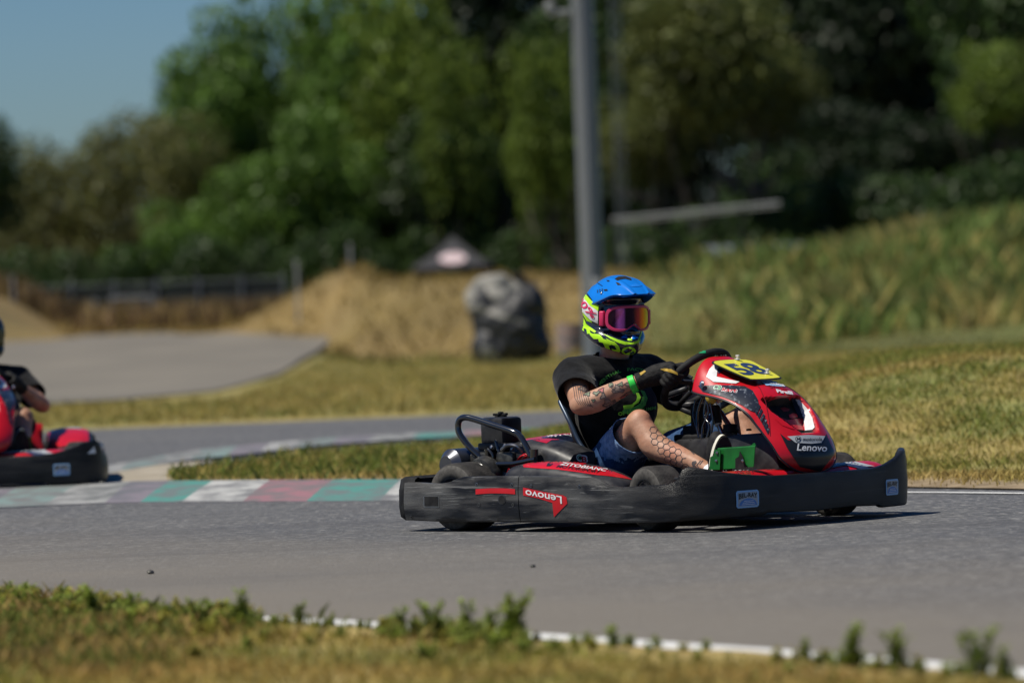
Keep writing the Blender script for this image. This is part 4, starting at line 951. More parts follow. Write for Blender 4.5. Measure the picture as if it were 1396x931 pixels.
# goggles: frame and curved lens
def gpt(ph_, z, r=.139):
    rx = r*(1-.9*z*z*4); return Vector((rx*cos(ph_)*1.02, rx*.90*sin(ph_), z-.008))
def gout(t):
    # outline in (angle, height)
    a = t; w = .88; x = w*np.sign(cos(a))*abs(cos(a))**.55; z = .050*np.sign(sin(a))*abs(sin(a))**.6
    if z < 0: z += .026*math.exp(-(x/.20)**2)
    if z < 0: z *= 1.0
    return x, z
mb = MB(); T = np.linspace(0, 2*pi, 72, endpoint=False)
rows = [[tuple(gpt(*gout(t), r=.132)) for t in T], [tuple(gpt(gout(t)[0]*1.05, gout(t)[1]*1.12, r=.139)) for t in T], [tuple(gpt(gout(t)[0]*1.03, gout(t)[1]*1.06, r=.149)) for t in T], [tuple(gpt(gout(t)[0]*.93, gout(t)[1]*.90, r=.149)) for t in T], [tuple(gpt(gout(t)[0]*.90, gout(t)[1]*.86, r=.142)) for t in T]]
mb.grid(rows, closed=True); gog = hb('goggles', mb, 'pink', DR)
mb = MB(); nz = 14; nx = 40; rows = []; tint = []
for j in range(nz):
    r = []
    for i in range(nx):
        x = -.80+1.60*i/(nx-1); zt_ = .044*(1-(abs(x)/.86)**6); zb_ = -.045*(1-(abs(x)/.86)**6)+.026*math.exp(-(x/.20)**2)
        z = zb_+(zt_-zb_)*j/(nz-1); r.append(tuple(gpt(x, z, r=.1455))); tint.append(i/(nx-1))
    rows.append(r)
mb.grid(rows); lens = hb('lens', mb, 'lens', gog, 80)
at_ = lens.data.attributes.new('tint', 'FLOAT', 'POINT'); at_.data.foreach_set('value', tint)
mb = MB()
for s in (-1, 1): mb.box(gpt(s*1.02, .0, .142), (.02, .022, .062), Matrix.Rotation(s*1.0, 3, 'Z'), bev=.004)
hb('strap_outrigger', mb, 'hotpink', gog)
# peak
pk = [(-.128, .100, .070, .055), (-.09, .138, .104, .045), (-.04, .158, .119, .044), (.02, .166, .124, .050), (.08, .160, .120, .068), (.13, .146, .110, .086), (.175, .126, .098, .094), (.208, .106, .086, .094), (.222, .098, .075, .092)]
pk = catmull(pk, 5); mb = MB(); rows = []
for x, zc, w, ze in pk:
    r = []
    for v in np.linspace(-1, 1, 33):
        f = abs(v)**2.3; rd = .006*math.exp(-((abs(v)-.42)/.07)**2)*min(1, max(0, (x+.05)/.1)); r.append((x-.03*f*max(0, (x-.12)/.1), w*v, zc+(ze-zc)*f+rd))
    rows.append(r)
mb.grid(rows); peak = hb('helmet_peak', mb, 'hblue', DR, 60, solid=.005); PKB = bvh_of(peak)
mb = MB(); rows = []
for x, zc, w, ze in pk[14:-1]:
    rows.append([(x-.002-.03*abs(v)**2.3*max(0, (x-.12)/.1), w*v*.95, zc-.008+(ze-zc)*abs(v)**2.3) for v in np.linspace(-1, 1, 25)])
mb.grid(rows); hb('peak_underside', mb, 'hblue2', peak, 60)
for po, key in (([(838, 380.5), (843, 377.5), (852, 377), (860, 380), (861, 382.5), (852, 380.5), (845, 381.5), (842, 383)], 'blackmatte'), ([(839.5, 385), (843, 385.5), (847, 388.5), (842, 389)], 'blackmatte'), ([(797, 386), (808, 382.5), (810, 383.5), (799, 388)], 'blackmatte'), ([(827, 382), (831, 382.5), (831, 384), (828, 384)], 'blackmatte'), ([(823, 395), (828, 394.5), (829, 396.5), (825, 397)], 'blackmatte'), ([(810, 382.5), (822, 390), (821.5, 390.6), (810, 383.8)], 'hnavy'), ([(858, 390), (866, 387), (876, 390), (870, 391), (862, 391.5)], 'hblue2'), ([(791, 381), (800, 379), (806, 379.5), (801, 382), (795, 385), (792, 388)], 'neon')):
    stamp('vent_slot' if key == 'blackmatte' else ('lime_tip' if key == 'neon' else 'peak_line'), poly2d(po), PKB, key, peak, lift=.0018)
for k in range(7): stamp('vent_dot', poly2d([(815+3.2*(k % 4)+.9*cos(a), 398.5-2.3*(k//4)-.8*(k % 4)+.8*sin(a)) for a in np.linspace(0, 2*pi, 8, endpoint=False)]), PKB, 'blackmatte', peak, lift=.0018)
mb = MB()
for a, z in ((-.95, .075), (-.5, .10), (.95, .075)): mb.lathe([(0, .0001), (0, .006), (.006, .005), (.007, .0001)], (.105*cos(a), .125*sin(a), z+.02), (cos(a)*.3, sin(a), .4), 10)
hb('peak_screw', mb, 'chrome', peak)
# move the driver's parts to the seat origin
for o in DR.children: 
    o.location = (-DO[0], -DO[1], -DO[2])

# ------------------------------------------------------------ terrain, tracks, kerbs
def smo(a, b, t):
    t = np.clip((t-a)/(b-a), 0, 1); return t*t*(3-2*t)
def nz(x, y, s, seed=0.0):
    return noise.noise(Vector((x*s, y*s, seed)))
def H(x, y):
    h = -.05+.062*smo(41.7, 42.3, y)
    h += .56*smo(56, 118, y)*smo(-2.2, -3.5, x)
    n1 = nz(x, y, .35, 3); n2 = nz(x, y, 1.1, 7)
    b = 1.42*smo(-7.0+.8*n1, -3.0+.5*n1, x)*smo((83 if x > -2.6 else 83+min(15, (-2.6-x)*14))+1.0*n1, (93 if x > -2.6 else 93+min(13, (-2.6-x)*12)), y)*(1-.9*smo(104, 116, y)); b *= 1+.10*n1+.05*n2
    e = 1.95*smo(1.8, 9.5, x)*smo(76+1.5*n1, 93, y)*(1-.5*smo(112, 130, y)); e *= 1+.08*n1
    l = 1.25*smo(-11.0, -14.3, x+.6*n1)*smo(108, 119, y)*(1-smo(128, 140, y))
    return float(h+max(b, e)+l+(.05*n2*smo(60, 80, y) if y > 56 else 0))
def attr_col(me, cols):
    a = me.color_attributes.new('tone', 'FLOAT_COLOR', 'POINT'); c = np.ones((len(cols), 4)); c[:, :3] = cols; a.data.foreach_set('color', c.ravel())
DRY = np.array([.36, .265, .085]); GRN = np.array([.145, .165, .036]); SOIL = np.array([.22, .165, .10]); BROWN = np.array([.16, .105, .05])
def gcol(x, y):
    n = .5+.5*nz(x, y, .22 if y > 60 else .7, 11)+.25*nz(x, y, 1.7 if y < 60 else .6, 5)
    g = np.clip((n-.30)*1.6, 0, 1)
    if y > 84 and x < 1.8: g *= .30
    if y > 72 and x >= 2.4: g = min(1, .85+.4*g)
    if 42 <= y <= 84: g = np.clip(.25+.75*g, 0, 1)
    c = DRY*(1-g)+GRN*g
    if y > 76 and x >= 2.4: c = c*(.72+.25*nz(x, y, .4, 33))
    if y > 82 and x < 2.4: c = c*np.array([.92, .86, .85])*(.66+.22*nz(x, y, .5, 71))
    if y > 130: c = c*.55+BROWN*.45*.7
    return c
m = mat('grassy_ground', (1, 1, 1), .95, 0, (.62, .60, .55), 9, attr='tone', bump=.4, bscale=30); M['ground'] = m
ys = np.concatenate([np.linspace(2, 40, 10), [41.7, 42, 42.4], np.linspace(44, 74, 20), np.linspace(75, 142, 70), np.geomspace(146, 1500, 16)])
mb = MB(); rows = []; cols = []
for y in ys:
    w = 40+y*.25; xs = np.concatenate([-np.geomspace(w*3+60, 22, 12), np.linspace(-21, 21, 85), np.geomspace(22, w*3+60, 12)])
    rows.append([(x, y, H(x, y)) for x in xs]); cols += [gcol(x, y) for x in xs]
mb.grid(rows); gr_o = mb.build('ground', 'ground', smooth=0, recalc=False); attr_col(gr_o.data, np.array(cols)); tag(gr_o, kind='structure')
def sheet_poly(name, pts, key, zf, mx=2.0, kind='structure', colf=None):
    v, t = poly2d(pts); v, t = refine(v, t, mx); mb = MB(); mb.add([(a, b, zf(a, b)) for a, b in v], t)
    o = mb.build(name, key, smooth=0, recalc=False)
    bm = bmesh.new(); bm.from_mesh(o.data)
    for f in bm.faces:
        f.normal_update()
        if f.normal.z < 0: f.normal_flip()
    bm.to_mesh(o.data); bm.free()
    if colf: attr_col(o.data, np.array([colf(a, b) for a, b in v]))
    if kind: tag(o, kind=kind)
    return o
# asphalt: aggregate speckle, rolled-in rubber, dusty patches
m = mat('asphalt', (.070, .072, .078), .85, 0, (.055, .057, .062), 2.2, (1, 1, 1), .8, 60, detail=8); M['asphalt'] = m
N = m.node_tree.nodes; L = m.node_tree.links; b = N['Principled BSDF']; prev = b.inputs['Base Color'].links[0].from_socket; tc = N.new('ShaderNodeTexCoord')
for sc_, lo, hi, col, fac, st in ((15, .50, .66, (.20, .198, .19), .8, (1, 1, 1.0)), (19, .52, .66, (.025, .025, .027), .8, (1, 1, 1)), (38, .58, .68, (.36, .35, .33), .8, (1, 1, 1.0)), (.55, .46, .74, (.118, .114, .105), .6, (.5, .18, 1)), (1.1, .48, .68, (.055, .055, .058), .55, (.15, 1.2, 1)), (4, .55, .70, (.045, .045, .047), .45, (.06, 1.5, 1))):
    mp = N.new('ShaderNodeMapping'); mp.inputs['Scale'].default_value = st; mp.inputs['Rotation'].default_value = (0, 0, .75 if st[0] != 1 else 0); mp.inputs['Location'].default_value = (sc_, 3, 1); L.new(tc.outputs['Object'], mp.inputs[0])
    n = N.new('ShaderNodeTexNoise'); n.inputs['Scale'].default_value = sc_; n.inputs['Detail'].default_value = 4; L.new(mp.outputs[0], n.inputs['Vector'])
    r = N.new('ShaderNodeMapRange'); r.inputs[1].default_value = lo; r.inputs[2].default_value = hi; r.inputs[4].default_value = fac; L.new(n.outputs[0], r.inputs[0])
    mx = N.new('ShaderNodeMix'); mx.data_type = 'RGBA'; L.new(r.outputs[0], mx.inputs['Factor']); L.new(prev, mx.inputs['A']); mx.inputs['B'].default_value = (*col, 1); prev = mx.outputs['Result']
sx_ = N.new('ShaderNodeSeparateXYZ'); L.new(tc.outputs['Object'], sx_.inputs[0]); ma = N.new('ShaderNodeMath'); ma.operation = 'MULTIPLY_ADD'; L.new(sx_.outputs[0], ma.inputs[0]); ma.inputs[1].default_value = 1.3; L.new(sx_.outputs[1], ma.inputs[2])
nn = N.new('ShaderNodeTexNoise'); nn.inputs['Scale'].default_value = .8; nn.inputs['Detail'].default_value = 6; L.new(tc.outputs['Object'], nn.inputs['Vector']); m2 = N.new('ShaderNodeMath'); m2.operation = 'MULTIPLY_ADD'; L.new(nn.outputs[0], m2.inputs[0]); m2.inputs[1].default_value = 5; L.new(ma.outputs[0], m2.inputs[2])
r = N.new('ShaderNodeMapRange'); r.inputs[1].default_value = 22.3; r.inputs[2].default_value = 16.8; r.inputs[3].default_value = 0; r.inputs[4].default_value = .88; L.new(m2.outputs[0], r.inputs[0])
mx = N.new('ShaderNodeMix'); mx.data_type = 'RGBA'; L.new(r.outputs[0], mx.inputs['Factor']); L.new(prev, mx.inputs['A']); mx.inputs['B'].default_value = (.148, .130, .103, 1); L.new(mx.outputs['Result'], b.inputs['Base Color'])
sheet_poly('track', [(-60, 3), (60, 3), (60, 42), (4, 41.95), (0, 41.9), (-2.5, 41.8), (-4.4, 41.65), (-60, 41.2)], 'asphalt', lambda a, b: 0.0, 8)
M['oldasphalt'] = mat('dusty_tarmac', (.155, .138, .108), .95, 0, (.12, .108, .086), .5, (1, .4, 1), .3, 60)
sheet_poly('paddock', [(-60, 53.6), (-6, 53.8), (-4.6, 55), (-3.65, 59), (-3.35, 68), (-3.38, 80), (-3.42, 90), (-3.66, 96.5), (-4.6, 98.5), (-5.8, 101), (-7.4, 108), (-9.6, 127), (-10.3, 108), (-14, 104), (-60, 100)], 'oldasphalt', lambda a, b: H(a, b)+.02+.03*smo(60, 90, b), 1.6)
# infield island
near = [G(222, 657), G(230, 663.5), G(300, 663), G(420, 662), G(545, 662), G(700, 662), G(900, 663), G(1100, 664), G(1240, 665.5), G(1396, 668.5), (5, 17.9), (14, 10)]
far_ = [(40, 30), (14, 35.5), (4, 35.2), G(740, 603), G(560, 611), G(430, 621), G(330, 635), G(250, 646)]
nx_ = np.array([p[0] for p in near]); ny_ = np.array([p[1] for p in near])
def edge_y(x): return np.interp(x, nx_, ny_)
def HI(x, y):
    k = .012+.50*smo(-.6, 2.9, x)*smo(23.0+max(0, 1.2-x)*.9, 29, y)*(1-smo(32.5, 35.0, y)*(1-smo(8, 30, x)*.5))
    d = smo(0, .35, y-edge_y(x)); return float(.008+(k+.012*nz(x, y, 1.3, 2))*d)
def icol(x, y):
    n = .5+.5*nz(x, y, .9, 21)+.3*nz(x, y, 2.6, 4); g = np.clip((n-.25)*1.5+.35*smo(24, 28, y), 0, 1)
    e = smo(0, 1, (y-edge_y(x))/1.6); c = (DRY*1.0)*(1-g)+GRN*g
    return SOIL*1.15*(1-e)+c*e
isl = sheet_poly('infield', near+far_, 'ground', HI, .5, colf=icol)
# kerbs
for nm, c1, c2 in (('teal', (.055, .21, .175), (.11, .14, .135)), ('kwhite', (.38, .38, .36), (.14, .14, .14)), ('kpink', (.25, .12, .135), (.14, .12, .12)), ('kpurple', (.165, .145, .165), (.11, .11, .12)), ('kpale', (.26, .26, .25), (.12, .125, .12)), ('kmint', (.15, .21, .195), (.13, .135, .13))):
    M[nm] = mat('worn_kerb_paint_'+nm, c1, .8, 0, c2, 7, (1, .30, 1), .3, 60, lo=.38, hi=.62, detail=10)
M['concrete'] = mat('pale_concrete', (.34, .30, .23), .9, 0, (.22, .19, .14), 6, bump=.3)
def kerb(name, bottom, top, bz, tz, keys, n=10):
    mb = MB()
    for i, k in enumerate(keys):
        for j in range(n):
            def L_(a, t): return (a[i][0]+(a[i+1][0]-a[i][0])*t, a[i][1]+(a[i+1][1]-a[i][1])*t)
            p0, p1, q0, q1 = L_(bottom, j/n), L_(bottom, (j+1)/n), L_(top, j/n), L_(top, (j+1)/n)
            m0 = [(a+(b-a)*.5) for a, b in zip(p0, q0)]; m1 = [(a+(b-a)*.5) for a, b in zip(p1, q1)]
            mb.add([(*p0, bz), (*p1, bz), (*m1, (bz+tz)*.62), (*m0, (bz+tz)*.62), (*q1, tz), (*q0, tz)], [(0, 1, 2, 3), (3, 2, 4, 5)], i)
    for row, z in ((bottom, bz), (top, tz)):
        for a, b in zip(row[:-1], row[1:]): mb.add([(*a, z), (*b, z), (*b, -.03), (*a, -.03)], [(0, 1, 2, 3)], 0)
    o = mb.build(name, list(keys), smooth=0, recalc=False); tag(o, kind='structure'); return o
KB = [G(*p) for p in ((-120, 700), (-20, 694), (60, 690), (143, 686.5), (191, 685.5), (247, 685), (331, 684.5), (418, 684), (517.5, 683.5), (622, 683), (740, 682), (860, 681), (980, 680.5), (1100, 680))]
KT = [G(*p) for p in ((-60, 673), (30, 669), (110, 666), (179, 664.5), (232, 664), (291, 663.5), (368, 663), (455, 662.5), (547, 662.3), (645, 662.3), (755, 662.5), (868, 663), (985, 664), (1102, 667))]
kerb('kerb', KB, KT, .005, .036, ['kpurple', 'kmint', 'kpale', 'kpurple', 'teal', 'kwhite', 'kpink', 'teal', 'kwhite', 'kpink', 'teal', 'kwhite', 'kpink'])
BX = [60, 118, 165, 215, 262, 310, 355, 400, 450, 500, 560, 620, 690, 770]
by = lambda x, ps: float(np.interp(x, [a for a, b in ps], [b for a, b in ps]))
KB2 = [G(x, by(x, [(60, 668), (118, 657), (140, 651), (200, 640), (262, 630), (330, 624), (430, 611), (560, 602), (770, 592)])) for x in BX]
KT2 = [G(x+14, by(x, [(60, 655), (118, 645), (140, 641), (200, 629), (262, 619), (330, 613), (430, 603), (560, 596), (770, 587)])) for x in BX]
kerb('kerb', KT2, KB2, .034, .022, ['kpurple', 'kpale', 'kmint', 'kpale', 'kmint', 'kpurple', 'kwhite', 'kmint', 'kpurple', 'kpale', 'teal', 'kpink', 'teal'])
sheet_poly('concrete_apron', [G(118, 664), G(150, 652), G(215, 641), G(290, 634), G(262, 642), G(232, 652), G(236, 663), G(180, 665)], 'concrete', lambda a, b: .034, .6)
M['line'] = mat('worn_white_paint', (.62, .62, .60), .75, 0, (.42, .41, .38), 18, lo=.5, hi=.8)
def strip(name, pts, w, z, key, kind='structure'):
    pts = [np.array(p) for p in catmull(pts, 10)]; mb = MB(); rows = []
    for i, p in enumerate(pts):
        t = pts[min(i+1, len(pts)-1)]-pts[max(i-1, 0)]; t /= np.linalg.norm(t); n = np.array([-t[1], t[0]]); rows.append([(*(p-n*w/2), z), (*(p+n*w/2), z)])
    mb.grid(rows); return tag(mb.build(name, key, smooth=0, recalc=False), kind=kind)
LN = [(-6.5, 22.5), (-3.4, 18.1), G(60, 815), G(230, 838), G(430, 848.5), G(560, 857.5), G(720, 868.5), G(900, 881), G(1090, 894.5), G(1250, 908), G(1396, 921), (1.9, 9.9), (3.2, 7.6), (5, 4)]
strip('edge_line', LN, .165, .004, 'line')
strip('edge_line', [G(1110, 671.5), G(1240, 672), G(1396, 673.5), (4.2, 18.6), (8, 14)], .07, .005, 'line')
# near verge on the camera's side
LNc = [np.array(p) for p in catmull(LN, 6)]; VE = []
for i, p in enumerate(LNc):
    t = LNc[min(i+1, len(LNc)-1)]-LNc[max(i-1, 0)]; t /= np.linalg.norm(t); n = np.array([t[1], -t[0]]); VE.append(tuple(p+n*(.10+.05*nz(p[0], p[1], 2.5, 3))))
def vcol(x, y):
    n = .5+.5*nz(x, y, 1.2, 31)+.3*nz(x, y, 3.6, 4); g = np.clip((n-.3)*1.6, 0, 1); return DRY*(1-g)+GRN*g
def HV(x, y): return .006+.006*max(0, 1+nz(x, y, 1.5, 8))
sheet_poly('verge', VE+[(5, 2), (-12, 2), (-12, 24)], 'ground', HV, .5, colf=vcol)
for (px, py, r) in ((205, 782, .014), (726, 773, .010)):
    x, y = G(px, py); mb = MB(); bm = bmesh.new(); bmesh.ops.create_icosphere(bm, subdivisions=2, radius=r)
    for v in bm.verts: v.co *= 1+.3*noise.noise(v.co*60); v.co.z *= .6
    bm.verts.index_update(); mb.add([v.co for v in bm.verts], [[v.index for v in f.verts] for f in bm.faces]); bm.free()
    o = mb.build('pebble', 'iron'); o.location = (x, y, r*.5); tag(o, {205: 'largest dark pebble lying on the grey asphalt at the left', 726: 'small dark pebble on the asphalt in front of the kart', 1010: 'tiny dark pebble on the asphalt right of the kart centre', 420: 'tiny dark pebble on asphalt below the white kerb block'}[px], 'pebble', 'pebbles on the asphalt')

# ------------------------------------------------------------ grass
def leafmat(name, tr=.3, rough=.6):
    m = mat(name, (1, 1, 1), rough, attr='tone', trans=tr, spec=.25); return m
M['grass'] = leafmat('grass_blade', .35); M['leaf'] = leafmat('leaf', .28, .5)
def grass(name, xy, zf, colf, h, w, lean=.5, seed=1, heads=0.0):
    rg = np.random.default_rng(seed); n = len(xy); x, y = xy[:, 0], xy[:, 1]; z = np.array([zf(a, b) for a, b in xy])
    hh = h*(.45+.9*rg.random(n)**1.5); a = rg.random(n)*2*pi; la = rg.random(n)*2*pi; ll = lean*hh*rg.random(n)
    ww = w*(.6+.8*rg.random(n))
    P = np.empty((n, 4, 3)); dx, dy = np.cos(a)*ww/2, np.sin(a)*ww/2
    P[:, 0] = np.c_[x-dx, y-dy, z-.005]; P[:, 1] = np.c_[x+dx, y+dy, z-.005]
    mxx = x+np.cos(la)*ll*.35; myy = y+np.sin(la)*ll*.35
    P[:, 2] = np.c_[mxx+dx*.8, myy+dy*.8, z+hh*.6]; P[:, 3] = np.c_[x+np.cos(la)*ll, y+np.sin(la)*ll, z+hh]
    F = np.arange(n)[:, None]*4; tri = np.concatenate([F+[0, 1, 2], F+[0, 2, 3]]); me = bpy.data.meshes.new(name)
    me.vertices.add(n*4); me.vertices.foreach_set('co', P.ravel()); me.loops.add(tri.size); me.loops.foreach_set('vertex_index', tri.ravel().astype(np.int32))
    me.polygons.add(len(tri)); me.polygons.foreach_set('loop_start', np.arange(0, tri.size, 3, dtype=np.int32)); me.update(calc_edges=True)
    c = np.array([colf(a_, b_) for a_, b_ in xy])*(.7+.7*rg.random((n, 1))); sw = rg.random(n) < .25; c[sw] = c[sw]*.4+DRY*.85
    attr_col(me, np.clip(np.repeat(c, 4, axis=0), 0, .8)); o = new_obj(name, me, None, ['grass']); tag(o, kind='stuff'); return o
def inpoly(P, poly):
    x, y = P[:, 0], P[:, 1]; r = np.zeros(len(P), bool); n = len(poly)
    for i in range(n):
        x0, y0 = poly[i]; x1, y1 = poly[(i+1) % n]
        c = ((y0 > y) != (y1 > y)) & (x < (x1-x0)*(y-y0)/((y1-y0) or 1e-9)+x0); r ^= c
    return r
def scatter(n, x0, x1, y0, y1, seed, poly=None, dens=None, fan=None):
    rg = np.random.default_rng(seed); y = y0+(y1-y0)*rg.random(n)
    if fan: xs = (rg.random(n)*2-1)*fan*y
    else: xs = x0+(x1-x0)*rg.random(n)
    P = np.c_[xs, y]
    if poly is not None: P = P[inpoly(P, poly)]
    if dens: P = P[np.array([rg.random() < dens(a, b) for a, b in P])]
    return P
E1 = scatter(260000, 0, 0, 22, 35.3, 3, near+far_, lambda a, b: min(1, .05+1.1*max(0, min(1, (b-edge_y(a))/1.0))*(.55+.6*nz(a, b, 1.9, 9))), fan=.15)
green_i = lambda x, y: (lambda g: DRY*1.05*(1-g)+np.array([.17, .195, .035])*g)(float(np.clip(.60+.30*smo(24, 28, y)+.9*nz(x, y, .9, 21)+.3*nz(x, y, 2.6, 4)-.35*(1-smo(.2, 1.6, y-edge_y(x))), 0, 1)))
grass('infield_grass', E1, HI, green_i, .034, .0065, 1.1, 2)
E2 = scatter(4200, -2.2, -.5, 23, 31, 13, near+far_, lambda a, b: .5+.6*nz(a, b, 1.3, 41)); grass('infield_weeds', E2, HI, lambda x, y: np.array([.12, .15, .03]), .075, .011, .9, 5)
VP = VE+[(5, 2), (-12, 2), (-12, 24)]
E3 = scatter(110000, 0, 0, 8.8, 16.5, 4, VP, lambda a, b: .35+.9*max(0, .5+nz(a, b, 1.5, 51)), fan=.15)
E3b = scatter(30000, -2.6, .2, 12.2, 17.5, 44, VP, lambda a, b: max(0, .75+nz(a, b, 2.2, 5))*max(smo(-.78, -1.1, a), .8*math.exp(-((a+.22)/.13)**2)*smo(12.9, 13.4, b), .25*smo(.35, .9, .5+nz(a, b, 1.6, 15))))
grass('verge_tall_grass', E3b, HV, lambda x, y: np.array([.13, .15, .03]) if nz(x, y, 3, 9) > -.1 else np.array([.30, .20, .07]), .050, .0060, 1.0, 46)
E3 = E3[inpoly(E3+np.array([.0, .44])+np.c_[np.zeros(len(E3)), .10*np.random.default_rng(3).random(len(E3))], VP)]
grass('verge_grass', E3, HV, lambda x, y: (lambda g: np.array([.42, .27, .085])*(1-g)+np.array([.21, .235, .04])*g)(float(np.clip(.46+1.3*nz(x, y, 1.1, 31)+.3*nz(x, y, 4, 1), 0, 1))), .026, .0055, 1.1, 6)
F1 = scatter(90000, 0, 0, 42.3, 84, 7, None, lambda a, b: 0 if (a < -3.15 and b > 53.2)  else .75, fan=.15)
grass('field_grass', F1, H, lambda x, y: gcol(x, y)*1.1, .07, .02, .9, 8)
F2 = scatter(42000, 0, 0, 80, 128, 9, None, lambda a, b: 0 if (a < -3.2 and b < 97+max(0, (-4.2-a)*3.5)) else .9, fan=.15)
grass('bank_grass', F2, H, lambda x, y: gcol(x, y)*1.0, .17, .04, 1.1, 10)
F3 = scatter(20000, 3, 13, 80, 112, 12, None, lambda a, b: smo(2.5, 6, a)*(.5+.9*nz(a, b, .5, 61))); 
grass('bank_weeds', F3, H, lambda x, y: (lambda g: np.array([.30, .24, .09])*(1-g)+np.array([.13, .19, .045])*g)(float(np.clip(.90+1.3*nz(x, y, .45, 3), 0, 1))), .52, .075, .85, 14)
F4 = scatter(9000, -16, -2, 128, 146, 15); grass('dry_weeds', F4, H, lambda x, y: BROWN*(1.1+.8*nz(x, y, .5, 2)), .75, .12, .4, 16)
# single taller weeds at the asphalt edge
def weed_mesh(seed, h, nst=5):
    rg = random.Random(seed); V = []; F = []; C = []
    for s in range(nst):
        a = rg.uniform(0, 2*pi); L_ = h*rg.uniform(.55, 1); ln = rg.uniform(.05, .35); bx, by_ = rg.uniform(-.012, .012), rg.uniform(-.012, .012)
        pts = [Vector((bx+cos(a)*ln*L_*t*t, by_+sin(a)*ln*L_*t*t, L_*t)) for t in np.linspace(0, 1, 6)]
        for i in range(5):
            b_ = len(V); w = .0022; V += [pts[i]+Vector((-w, 0, 0)), pts[i]+Vector((w, 0, 0)), pts[i+1]+Vector((w*.8, 0, 0)), pts[i+1]+Vector((-w*.8, 0, 0))]; F.append((b_, b_+1, b_+2, b_+3)); C += [(.20, .18, .05)]*4
        for k in range(30):
            t = rg.uniform(.1, 1); i = min(int(t*5), 4); p = pts[i].lerp(pts[i+1], t*5-i); d = Vector((rg.uniform(-1, 1), rg.uniform(-1, 1), rg.uniform(.1, 1))).normalized(); l = rg.uniform(.012, .026)*(1.15-.4*t); u = d.cross(Vector((0, 0, 1))).normalized()*l*.28
            b_ = len(V); V += [p, p+d*l*.5+u, p+d*l, p+d*l*.5-u]; F.append((b_, b_+1, b_+2, b_+3)); g = rg.uniform(.7, 1.3); C += [(.20*g, .26*g, .045*g)]*4
    me = bpy.data.meshes.new('weed'); me.from_pydata([tuple(v) for v in V], [], F); attr_col(me, np.array(C)); return me
wm = [weed_mesh(s, .11, 5+s % 3) for s in range(4)]
for me in wm: me.materials.append(M['grass'])
WE = [(25, 838, .8, 'leafy green weed at the left end of the verge'), (130, 852, 1.15, 'tall clump of weeds left of the other verge weeds'), (180, 850, .9, 'bushy weed beside the tallest clump at the left verge'), (270, 862, 1.0, 'broad leafy weed just before the white edge line begins'), (335, 862, 1.25, 'tall weed with a pointed tip near the start of the white line'), (410, 858, .7, 'thin reddish weed stalk beside the white line'), (545, 868, .8, 'low weed below the gap in the white edge line'), (590, 874, 1.1, 'dense weed clump growing over the white line'), (640, 876, 1.15, 'upright weed in the middle of the near verge'), (668, 876, .9, 'short leafy weed between two upright weeds'), (703, 880, 1.4, 'tallest upright weed at the middle of the near verge'), (838, 893, .75, 'small weed against the bright white line'), (1098, 905, .6, 'small weed right of the middle, on the white line'), (1158, 916, 1.15, 'thin upright weed on the line at the right'), (1222, 920, 1.05, 'leafy weed between two taller weeds at the right'), (1340, 935, 1.35, 'broad leafy weed at the right corner of the verge'), (1365, 936, .9, 'short weed beside the broad one at the right corner')]
for i, (px, py, s, lb) in enumerate(WE):
    x, y = G(px, py); o = bpy.data.objects.new('weed', wm[i % 4]); COL.objects.link(o); o.location = (x, y, .01); o.rotation_euler = (0, 0, i*1.3); o.scale = (s*1.35, s*1.35, s*.9); tag(o, lb, 'weed', 'weeds along the near edge line')

# low leafy ground cover along the line, too many to count
rg = np.random.default_rng(91); V = []; F = []; C = []; nv = 0
src = []
for s_ in range(5):
    me = weed_mesh(20+s_, .085, 6); co = np.array([v.co[:] for v in me.vertices]); fc = np.array([list(p.vertices) for p in me.polygons]); cl = np.zeros(len(co)*4); me.color_attributes['tone'].data.foreach_get('color', cl); src.append((co, fc, cl.reshape(-1, 4)[:, :3]))
for k in range(420):
    u = rg.random()
    px = rg.uniform(-20, 360) if u < .52 else (rg.uniform(520, 735) if u < .68 else rg.uniform(360, 1420))
    lp = np.interp(px, [60, 230, 430, 560, 720, 900, 1090, 1250, 1396], [822, 845, 856, 864, 875, 888, 902, 915, 929]); gx, gy = G(px, lp+rg.exponential(9))
    co, fc, cl = src[k % 5]; a = rg.uniform(0, 6.28); s_ = rg.uniform(.45, 1.15)*(.85 if u < .52 else (.75 if u < .68 else .5)); R2 = np.array([[cos(a), -sin(a), 0], [sin(a), cos(a), 0], [0, 0, 1]])
    V.append((co@R2.T)*s_*np.array([1.3, 1.3, .8])+[gx, gy, .008]); F.append(fc+nv); nv += len(co); tn = rg.uniform(.7, 1.35); C.append(cl*np.array([1.45 if rg.random() < .35 else 1.1, 1.05, 1.1])*tn)
me = bpy.data.meshes.new('verge_weeds'); me.from_pydata(np.concatenate(V).tolist(), [], np.concatenate(F).tolist()); attr_col(me, np.concatenate(C)); tag(new_obj('verge_weeds', me, None, ['grass']), kind='stuff')

